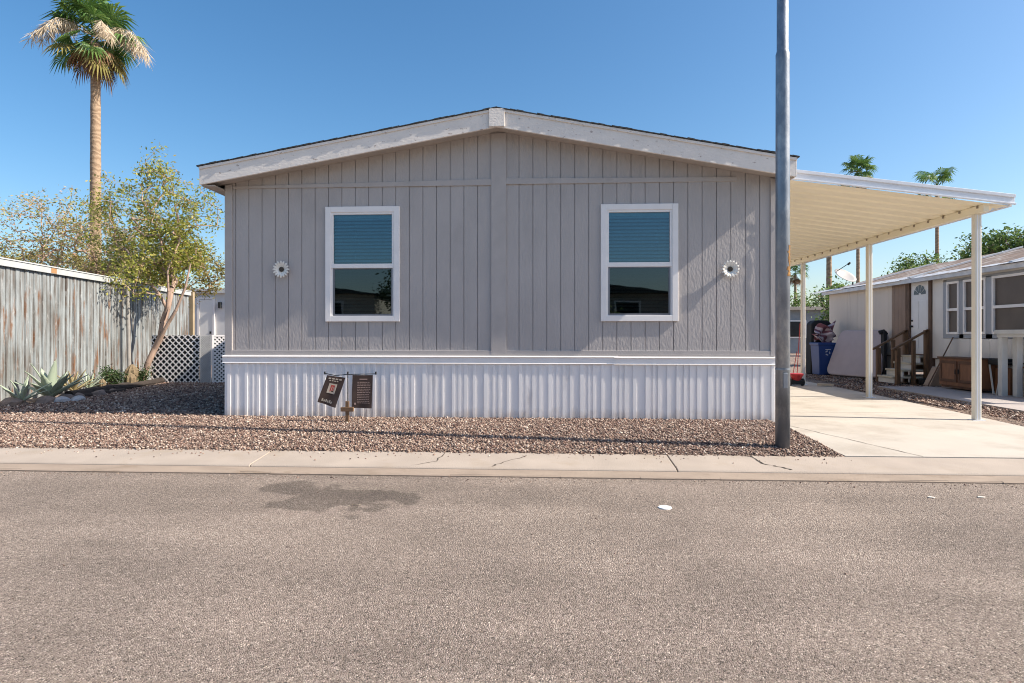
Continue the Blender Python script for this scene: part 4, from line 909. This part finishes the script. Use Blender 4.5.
# blue bin and its things
BN = thing('rubbish_bin', (8.3, 18.4, .17), 'dark blue wheeled rubbish bin standing by the far end of the cream trailer', 'bin')
bl = mat('blue_plastic', (.02, .06, .22), .4, .08, spec=.5); bx0, by0 = 8.50, 18.8
t = MB(); lv = [(.245, .20), (.25, .35), (.285, 1.08), (.31, 1.10), (.31, 1.17)]; vs = []
for hw, z in lv: vs += [(bx0 - hw, by0 - hw, z), (bx0 + hw, by0 - hw, z), (bx0 + hw, by0 + hw, z), (bx0 - hw, by0 + hw, z)]
t.add(vs, [(0, 3, 2, 1), (16, 17, 18, 19)] + [(4 * q + i, 4 * q + (i + 1) % 4, 4 * q + 4 + (i + 1) % 4, 4 * q + 4 + i) for q in range(4) for i in range(4)]); t.build('body', bl, BN, bev=.02)
t = MB(); t.obox((bx0 + .35, by0, .86), (.03, .56, .60), (0, R(5), 0)); t.build('lid', bl, BN, bev=.015)
for s_ in (-1, 1): MB().tube([(bx0 + .25, by0 + .24 * s_, .3), (bx0 + .25, by0 + .29 * s_, .3)], .11, 16).build('wheel', M['dark'], BN)
MB().tube([(bx0 + .34, by0 - .25, 1.13), (bx0 + .34, by0 + .25, 1.13)], .018, 8).build('handle', bl, BN)
t = MB()
for k in range(3):
    a0 = R(90 + 120 * k)
    for q in range(4):
        a = a0 + R(18 * q); b = a + R(16); t.add([(bx0 - .02 + math.cos(g_) * r_, by0 - .282, .86 + math.sin(g_) * r_) for g_, r_ in ((a, .045), (a, .075), (b, .075), (b, .045))], [(0, 1, 2, 3)])

t.box(bx0 - .09, bx0 + .07, by0 - .29, by0 - .28, .955, .975)
t.build('emblem', mat('bin_print', (.6, .62, .65), .6), BN)
# striped cloth heap above the bin
t = MB(); n_ = 16; random.seed(2)
def cl(u, v): return (8.22 + .62 * u + .06 * math.sin(9 * v + u * 4), 18.85 + .08 * math.sin(u * 11 + v * 6) + .05 * math.sin(v * 14), 1.16 + .66 * v * (1 - .35 * (1 - u)) + .09 * math.sin(u * 8 + v * 5) )
vs = [cl(i / n_, j / n_) for j in range(n_ + 1) for i in range(n_ + 1)]; t.add(vs, [(j * 17 + i, j * 17 + i + 1, (j + 1) * 17 + i + 1, (j + 1) * 17 + i) for j in range(n_) for i in range(n_)])
def striped():
    m, tt, n, l, p = newmat('pink_striped_cloth'); tc = n.new('ShaderNodeTexCoord'); wv = n.new('ShaderNodeTexWave'); wv.bands_direction = 'DIAGONAL'; wv.inputs['Scale'].default_value = 2.6; wv.inputs['Distortion'].default_value = 3; wv.inputs['Detail'].default_value = 1; l.new(tc.outputs['Object'], wv.inputs[0])
    r = n.new('ShaderNodeValToRGB'); l.new(wv.outputs[0], r.inputs[0]); r.color_ramp.elements[0].position = .35; r.color_ramp.elements[1].position = .6; r.color_ramp.elements[0].color = (.20, .08, .10, 1); r.color_ramp.elements[1].color = (.58, .46, .46, 1); l.new(r.outputs[0], p.inputs['Base Color']); p.inputs['Roughness'].default_value = .9; return m
o = t.build('striped_cloth', striped(), smooth=True); tag(o, 'crumpled pink and white striped cloth heaped above the blue bin', 'cloth'); md = o.modifiers.new('s', 'SOLIDIFY'); md.thickness = .01
bk = thing('folded_grill_cover', (8.55, 19.4, .17), 'black covered upright object behind the blue bin and the striped cloth', 'cover')
t = MB(); t.prism([(8.28, .17), (8.95, .17), (8.92, 1.75), (8.8, 1.86), (8.42, 1.86), (8.3, 1.75)], 'y', 19.2, 19.6); t.build('cover', mat('black_canvas', (.02, .02, .022), .8, .2, 5, .3, 8), bk, bev=.04)
MB().box(8.32, 8.9, 19.18, 19.62, .14, .25).build('base', M['dark'], bk)
# red push spreader by the rear post
SP = thing('push_broom', (6.55, 14.9, .17), 'red handled garden tool leaning on the rear carport post', 'garden tool')
rdm = mat('red_plastic', (.42, .03, .035), .45, .1)
MB().tube([(6.14, 15.0, .42), (6.26, 15.12, 1.68)], .010, 8).build('pole', mat('red_paint', (.34, .04, .035), .5, .1), SP)
MB().tube([(6.02, 14.95, .42), (6.16, 15.05, 1.0)], .009, 8).build('brace', MATS['red_paint'], SP)
t = MB(); t.lathe([(.09, 0), (.15, .12), (.17, .16), (.14, .17)], (6.08, 14.9, .30), 14); t.build('hopper', rdm, SP)
t = MB(); t.box(5.95, 6.22, 14.82, 14.98, .20, .31); t.build('base', M['dark'], SP, bev=.01)
for s_ in (-1, 1): MB().tube([(6.08 + s_ * .13, 14.90, .26), (6.08 + s_ * .17, 14.90, .26)], .09, 14).build('wheel', M['dark'], SP)
tag(MB().obox((6.7, 14.75, .21), (.34, .1, .05), (0, 0, R(-35))).build('wood_offcut', mat('pale_timber', (.6, .5, .38), .8)), 'short pale timber offcut lying at the foot of the rear carport post', 'timber')

# cabinets, ledge and clutter by the trailer
cabm = mat('orange_brown_wood', (.22, .10, .05), .6, .2, 4, .2, 30, stretch=(1, 3, 1)); cabd = mat('dark_wood_edge', (.12, .06, .035), .7, .2)
def cabinet(x0, x1, y0, y1, z0, z1, label, nd, group='wooden cabinets along the trailer'):
    C = thing('wooden_cabinet', ((x0 + x1) / 2, (y0 + y1) / 2, z0), label, 'cabinet', group)
    MB().box(x0, x1, y0, y1, z0, z1 - .035).build('carcass', cabm, C, bev=.004)
    MB().box(x0 - .03, x1, y0 - .03, y1 + .03, z1 - .034, z1).build('top', cabd, C, bev=.004)
    w_ = (y1 - y0 - .06) / nd
    for k in range(nd):
        a = y0 + .03 + w_ * k + .02; b = a + w_ - .04; dd = MB(); dd.box(x0 - .016, x0 - .001, a, b, z0 + .08, z1 - .08)
        o = dd.build('door', cabm, C, bev=.003)
        q = MB()
        for c_ in ((a, a + .06, z0 + .08, z1 - .08), (b - .06, b, z0 + .08, z1 - .08), (a + .06, b - .06, z0 + .08, z0 + .14), (a + .06, b - .06, z1 - .14, z1 - .08)): q.box(x0 - .026, x0 - .017, *c_)
        q.build('door_frame', cabd, o, bev=.003)
        MB().box(x0 - .04, x0 - .027, (b - .04 if k == 0 else a + .02), (b - .02 if k == 0 else a + .04), (z0 + z1) / 2 - .05, (z0 + z1) / 2 + .05).build('handle', M['dark'], o)
    MB().box(x0 + .03, x1 - .02, y0 + .03, y1 - .03, z0 - .05, z0 - .001).build('plinth', cabd, C)
    return C
cabinet(8.84, 9.22, 12.75, 13.98, .30, .92, 'reddish brown two door cabinet under the narrow trailer windows', 2)
cabinet(9.10, 9.27, 11.0, 11.90, .27, .80, 'brown wooden cabinet standing at the right edge behind the white ledge', 1)
LG = thing('ledge_table', (8.75, 11.7, .2), 'tall white ledge table on square legs at the right edge of the patio', 'table')
lgm = mat('ledge_white', (.58, .59, .58), .5, .06)
MB().box(8.80, 9.22, 10.6, 12.28, 1.42, 1.50).build('tabletop', lgm, LG, bev=.005)
MB().box(8.83, 9.20, 10.62, 12.25, 1.36, 1.418).build('apron', lgm, LG)
for x, y in ((8.90, 12.19), (9.05, 12.02), (8.90, 10.7)): MB().box(x - .055, x + .055, y - .055, y + .055, .215, 1.358).build('leg', lgm, LG, bev=.005)
# grill with pale legs beside the cabinet
GR = thing('barbecue_grill', (8.9, 12.35, .2), 'low black barbecue with a pale leg between the cabinet and the white ledge', 'barbecue')
MB().box(8.98, 9.22, 12.30, 12.72, .80, .93).build('firebox', M['dark'], GR, bev=.03)
MB().tube([(9.1, 12.24, .84), (9.1, 12.24, .86)], .09, 16).build('side_shelf', M['dark'], GR)
for (a, b) in (((9.0, 12.68, .8), (8.95, 12.5, .22)), ((9.0, 12.34, .8), (8.95, 12.42, .22)), ((9.2, 12.68, .8), (9.2, 12.6, .22)), ((9.2, 12.34, .8), (9.2, 12.4, .22))): MB().bar(a, b, .025).build('leg', lgm, GR)
tag(MB().box(9.12, 9.27, 12.3, 12.7, .215, .74).build('brown_crate', cabm, bev=.005), 'plain brown wooden box on the patio behind the barbecue legs', 'box')
tag(MB().bar((8.82, 14.35, .22), (9.25, 14.15, 1.35), .05, .02).build('leaning_board', dbrown), 'narrow dark board leaning on the trailer wall left of the cabinet', 'board')
tag(MB().prism([(8.95, .215), (9.26, .215), (9.26, .62), (9.16, .66)], 'y', 14.5, 14.74).build('cardboard_sheet', mat('old_cardboard', (.42, .33, .26), .9, .15), bev=.004), 'crumpled pale cardboard piece on the patio between steps and cabinet', 'cardboard')
tag(MB().lathe([(.10, 0), (.12, .10), (.11, .14)], (9.08, 15.42 - .5, .215), 12).build('dog_bowl', M['dark']), 'small dark bowl on the patio beside the porch steps', 'bowl')

# far grey trailer seen between pole and bin
FT = thing('grey_trailer', (21, 44, .1), 'distant grey trailer with flat pale roof edge seen between the steel pole and the bush', 'house')
MB().box(13.5, 25, 42, 48, .1, 3.1).build('wall', mat('dull_grey_siding', (.24, .27, .30), .8, .1), FT)
MB().box(13.2, 25.3, 41.6, 48.4, 3.1, 3.32).build('roof', mat('pale_brown_roof', (.40, .36, .31), .8, .1), FT)
for a in (16.5, 19.0, 21.5):
    o = MB().box(a, a + 1.3, 41.94, 41.99, 1.2, 2.4).build('window', M['white'], FT); MB().box(a + .08, a + 1.22, 41.92, 41.938, 1.28, 2.32).build('pane', M['dark'], o)
tag(MB().box(14, 24, 33, 33.1, .1, .95).build('low_block_wall', mat('block_wall', (.42, .38, .34), .9, .1)), 'low pale block wall in front of the distant grey trailer', 'wall')
random.seed(9)
tree('garden_shrub', (16.2, 32, .1), [[(16.2, 32, .1), (16.2, 32, .5)]], [((16.2, 32, .9), (.7, .6, .6), 1)], 30, LEAF['green'], 50, .13, 'small green shrub in front of the low block wall near the carport end', M['darkbark'], .01, seed=31, cat='shrub')

# ------------------------------------------------------------ planting strip by the left fence
agm = ramp_island('agave_blue_green', [(0, (.24, .31, .24)), (.5, (.36, .43, .33)), (1, (.46, .50, .36))], .5, .08)
agy = ramp_island('agave_yellow', [(0, (.22, .20, .10)), (.5, (.38, .33, .18)), (1, (.36, .24, .12))], .6, .1)
def agave(x, y, n_, L, W_, label, m, seed):
    rs = random.Random(seed); T = thing('agave', (x, y, .2), label, 'agave plant', 'agaves in the bed below the corrugated fence')
    for k in range(n_):
        az = k * 2.39996 + rs.uniform(-.2, .2); el = R(25 + 60 * k / n_ + rs.uniform(-8, 8)); l_ = L * rs.uniform(.75, 1.1); t = MB(); vs = []; N_ = 7
        for q in range(N_ + 1):
            u = q / N_; r_ = l_ * u; b = .25 * u * u
            c = Vector((x, y, .2)) + Vector((math.cos(az) * math.cos(el) * r_ + math.cos(az) * b * l_ * .5, math.sin(az) * math.cos(el) * r_ + math.sin(az) * b * l_ * .5, math.sin(el) * r_ - b * l_ * .3 + .03))
            w_ = W_ * (.55 + 1.3 * u - 1.85 * u * u) * (1 if u < 1 else 0) if u < .98 else .002
            sd = Vector((-math.sin(az), math.cos(az), 0)); vs += [c - sd * w_, c - Vector((0, 0, W_ * .35 * (1 - u))) - Vector((math.cos(az), math.sin(az), 0)) * -.01, c + sd * w_]
        fs = []
        for q in range(N_): b = 3 * q; fs += [(b, b + 1, b + 4, b + 3), (b + 1, b + 2, b + 5, b + 4)]
        t.add(vs, fs); o = t.build('leaf', m, T, smooth=True); md = o.modifiers.new('s', 'SOLIDIFY'); md.thickness = .012
    return T
agave(-9.25, 10.75, 15, .74, .105, 'large blue green agave with broad upright leaves at the left end of the fence', agm, 1)
agave(-9.75, 11.9, 12, .55, .05, 'mid sized yellow green agave just right of the large agave', agy, 2)
agave(-9.85, 12.45, 11, .42, .04, 'small pale agave between the yellow agave and the dark low shrub', agm, 3)
agave(-9.15, 10.0, 9, .5, .05, 'green agave cut by the left edge of the picture', agm, 6)
tree('low_shrub', (-9.85, 13.0, .18), [[(-9.85, 13.0, .18), (-9.85, 13.0, .3)]], [((-9.85, 13.05, .42), (.34, .45, .22), 1)], 24, LEAF['dark'], 70, .06, 'low dark green shrub at the foot of the corrugated fence', M['darkbark'], .005, seed=41, cat='shrub', lpt=.5, group='low shrubs at the fence foot')
tree('low_shrub', (-10.0, 14.2, .18), [[(-10.0, 14.2, .18), (-10.0, 14.2, .3)]], [((-10.0, 14.2, .42), (.28, .35, .25), 1)], 20, LEAF['dark'], 60, .06, 'low dark shrub right beside the base of the leaning tree', M['darkbark'], .005, seed=42, cat='shrub', lpt=.5, group='low shrubs at the fence foot')
def cactus(x, y, r_, h_, label):
    t = MB(); n_ = 18; pr = []
    for q in range(9): a = q / 8 * math.pi / 2; pr.append((r_ * (.75 + .25 * math.sin(a * 1.6)) * (1 if q < 5 else math.cos((q - 5) / 3.4 * math.pi / 2)), h_ * q / 8))
    t.lathe(pr, (x, y, .17), n_)
    for i, (vx, vy, vz) in enumerate(t.v):
        if i % 2: t.v[i] = (x + (vx - x) * .82, y + (vy - y) * .82, vz)
    return tag(t.build('barrel_cactus', mat('tan_cactus', (.20, .15, .09), .9, .25, 20, .5)), label, 'cactus', 'tan barrel cacti in the fence bed')
cactus(-9.72, 13.55, .13, .35, 'short tan barrel cactus between the dark shrub and the pale post'); cactus(-9.95, 13.95, .16, .52, 'taller tan barrel cactus beside the foot of the pale post')
cactus(-9.62, 12.55, .07, .28, 'thin tan cactus in front of the small pale agave')
# border stones and log edging
rs = random.Random(17)
sm = mat('border_rock', (.20, .16, .14), .95, .3, 6, .6, 20); sm2 = mat('pale_rock', (.42, .43, .45), .95, .15, 6, .5, 20)
spots = [(-9.0, 10.35, .17, 0), (-8.83, 10.5, .13, 1), (-8.7, 10.75, .12, 1), (-8.95, 10.75, .16, 0), (-9.05, 11.1, .15, 0), (-9.15, 11.4, .13, 0), (-9.0, 11.65, .14, 0), (-9.2, 11.95, .12, 0), (-9.2, 12.3, .10, 0), (-9.22, 9.9, .2, 0)]
names = ['large brown rock left of the big agave', 'pale flat rock in front of the big agave', 'smaller pale rock right of the first pale rock', 'dark brown rock right behind the pale rocks', 'brown rock beside the right side of the big agave', 'low brown rock below the yellow agave', 'brown rock at the near end of the dark log edging', 'small brown rock next to the log edging', 'smallest brown rock near the thin cactus', 'brown boulder cut by the left picture edge']
for (x, y, s_, pal), nm in zip(spots, names):
    t = MB(); n_ = 8; vs = []
    for q in range(5):
        a = -.6 + q * (math.pi / 2 + .6) / 4
        for k in range(n_): b = 2 * math.pi * k / n_; r_ = s_ * rs.uniform(.8, 1.15); vs.append((x + math.cos(a) * math.cos(b) * r_, y + math.cos(a) * math.sin(b) * r_ * 1.2, .17 + math.sin(a) * s_ * .7 + .02))
    t.add(vs, [(q * n_ + k, q * n_ + (k + 1) % n_, (q + 1) * n_ + (k + 1) % n_, (q + 1) * n_ + k) for q in range(4) for k in range(n_)] + [tuple(range(4 * n_, 5 * n_))])
    tag(t.build('rock', sm2 if pal else sm), nm, 'rock', 'rocks edging the fence bed')
lg = mat('dark_log', (.045, .035, .03), .95, .3, 8, .5, 20)
for (a, b, r_, nm) in (((-9.05, 10.95, .24), (-9.5, 13.2, .26), .085, 'long dark log edging the fence bed below the agaves'), ((-9.3, 12.4, .22), (-9.75, 14.9, .24), .08, 'second dark log running on to the foot of the leaning tree'), ((-9.0, 11.2, .2), (-9.15, 12.6, .2), .045, 'lowest dark log lying on the gravel side of the bed')):
    a = Vector(a); b = Vector(b); t = MB(); t.tube([a.lerp(b, q / 8) + Vector((rs.uniform(-.02, .02), 0, rs.uniform(-.012, .012))) for q in range(9)], [r_ * rs.uniform(.8, 1.15) for _ in range(9)], 8)
    tag(t.build('log', lg), nm, 'log', 'logs edging the fence bed')

# ------------------------------------------------------------ small things on the road
t = MB(); t.tube([(.97, 4.92, .001), (.97, 4.92, .008)], [.055, .052], 24); tag(t.build('white_disc', mat('chalk_white', (.75, .74, .74), .6, .03)), 'flat white disc lying on the asphalt road', 'disc')
t = MB(); 
vs = []
for k in range(7): u = k / 6; vs += [(-1.60 + .09 * u, 4.82 + .03 * u - .012 * math.sin(u * 3.14), .006 + .012 * math.sin(u * 3.14)), (-1.60 + .09 * u, 4.82 + .03 * u + .012 * math.sin(u * 3.14) + .002, .008)]
t.add(vs, [(2 * k, 2 * k + 2, 2 * k + 3, 2 * k + 1) for k in range(6)]); tag(t.build('dry_leaf', mat('straw_leaf', (.62, .55, .42), .8)), 'small pale dry leaf on the damp patch of the road', 'leaf')
rs = random.Random(8)
t = MB()
for _ in range(700):
    x = rs.uniform(-7, 7); y = 5.86 - abs(rs.gauss(0, .10)) if rs.random() < .7 else rs.uniform(2.2, 5.8); s_ = rs.uniform(.003, .008)
    if rs.random() < .03: s_ *= 1.8
    c = Vector((x, y, s_ * .5)); vs = [c + Vector(v) * s_ * rs.uniform(.6, 1.3) for v in ((1, 0, 0), (0, 1, 0), (-1, 0, 0), (0, -1, 0), (0, 0, .8), (0, 0, -.6))]
    t.add(vs, [(0, 1, 4), (1, 2, 4), (2, 3, 4), (3, 0, 4), (1, 0, 5), (2, 1, 5), (3, 2, 5), (0, 3, 5)])
for _ in range(260):
    x = rs.uniform(-7.5, 3.2); y = 6.6 - abs(rs.gauss(0, .14)); 
    if y < 6.1: continue
    s_ = rs.uniform(.004, .013); zk = .060 + (y - 6.115) * .081
    c = Vector((x, y, zk + s_ * .5)); vs = [c + Vector(v) * s_ * rs.uniform(.6, 1.3) for v in ((1, 0, 0), (0, 1, 0), (-1, 0, 0), (0, -1, 0), (0, 0, .8), (0, 0, -.6))]
    t.add(vs, [(0, 1, 4), (1, 2, 4), (2, 3, 4), (3, 0, 4), (1, 0, 5), (2, 1, 5), (3, 2, 5), (0, 3, 5)])
tag(t.build('road_grit', M['stones']), 'loose grit and pebbles scattered along the kerb on the road', 'grit', kind='stuff')

# ------------------------------------------------------------ across the street (seen in the window glass)
for i, (xa, xb, col_, nm) in enumerate(((-16, -7.5, (.45, .42, .36), 'beige trailer across the street on the left'), (-3.2, 5.5, (.30, .27, .24), 'brown trailer across the street facing the grey home'), (9.5, 18, (.5, .5, .48), 'pale trailer across the street on the right'))):
    O = thing('opposite_trailer', ((xa + xb) / 2, -8.5, .08), nm, 'house', 'trailers across the street')
    MB().box(xa, xb, -22, -8.5, .08, 3.2).build('wall', mat('opposite_siding%d' % i, col_, .8, .05, 2, .2, 30, stretch=(1, 1, .2)), O)
    m_ = (xa + xb) / 2; MB().prism([(xa - .25, 3.203), (xb + .25, 3.203), (m_, 3.8)], 'y', -22.3, -8.15).build('roof', M['shingle'], O)
    for a in (xa + 1.4, xb - 2.5):
        o = MB().box(a, a + 1.1, -8.497, -8.45, 1.5, 2.9).build('window', M['white'], O); MB().box(a + .08, a + 1.02, -8.448, -8.44, 1.58, 2.82).build('pane', M['dark'], o)
tree('street_tree', (-5.4, -8.2, .08), [[(-5.4, -8.2, .08), (-5.4, -8.2, 1.8)]], [((-5.4, -8.2, 3.4), (1.8, 1.5, 1.3), 1)], 70, LEAF['dark'], 50, .18, 'dark tree across the street between two trailers', M['darkbark'], .012, seed=51, lpt=1.6)
tree('street_tree', (7.4, -9, .08), [[(7.4, -9, .08), (7.4, -9, 1.8)]], [((7.4, -9, 3.2), (1.6, 1.5, 1.3), 1)], 60, LEAF['dark'], 50, .18, 'dark tree across the street beside the pale trailer', M['darkbark'], .012, seed=52, lpt=1.6)
tree('street_tree', (1.6, -7.2, .08), [[(1.6, -7.2, .08), (1.6, -7.2, 1.3)]], [((1.6, -7.2, 2.2), (1.3, .9, 1.0), 1), ((2.8, -7.2, 1.5), (.9, .8, .8), .6)], 80, LEAF['green'], 45, .14, 'loose green tree across the street in front of the brown trailer', M['darkbark'], .012, seed=53, lpt=1.4)
tree('street_shrub', (-2.6, -6.6, .08), [[(-2.6, -6.6, .08), (-2.6, -6.6, .5)]], [((-2.6, -6.6, 1.0), (1.3, .7, .7), 1)], 50, LEAF['olive'], 45, .12, 'low olive shrub at the kerb across the street', M['darkbark'], .01, seed=54, lpt=1.2, cat='shrub')
for x, y, nm in ((3.32, 5.35, 'small pale scrap on the road near the kerb in front of the driveway'), (3.75, 5.38, 'second pale scrap on the road, right of the first, in front of the driveway')):
    t = MB(); rq = random.Random(x); k = 9; t.prism([(x + math.cos(6.283 * q / k) * .035 * rq.uniform(.6, 1.3), y + math.sin(6.283 * q / k) * .022 * rq.uniform(.6, 1.3)) for q in range(k)], 'z', .002, .007); tag(t.build('paper_scrap', mat('pale_scrap', (.62, .57, .50), .9, .1)), nm, 'litter', 'pale scraps on the road')
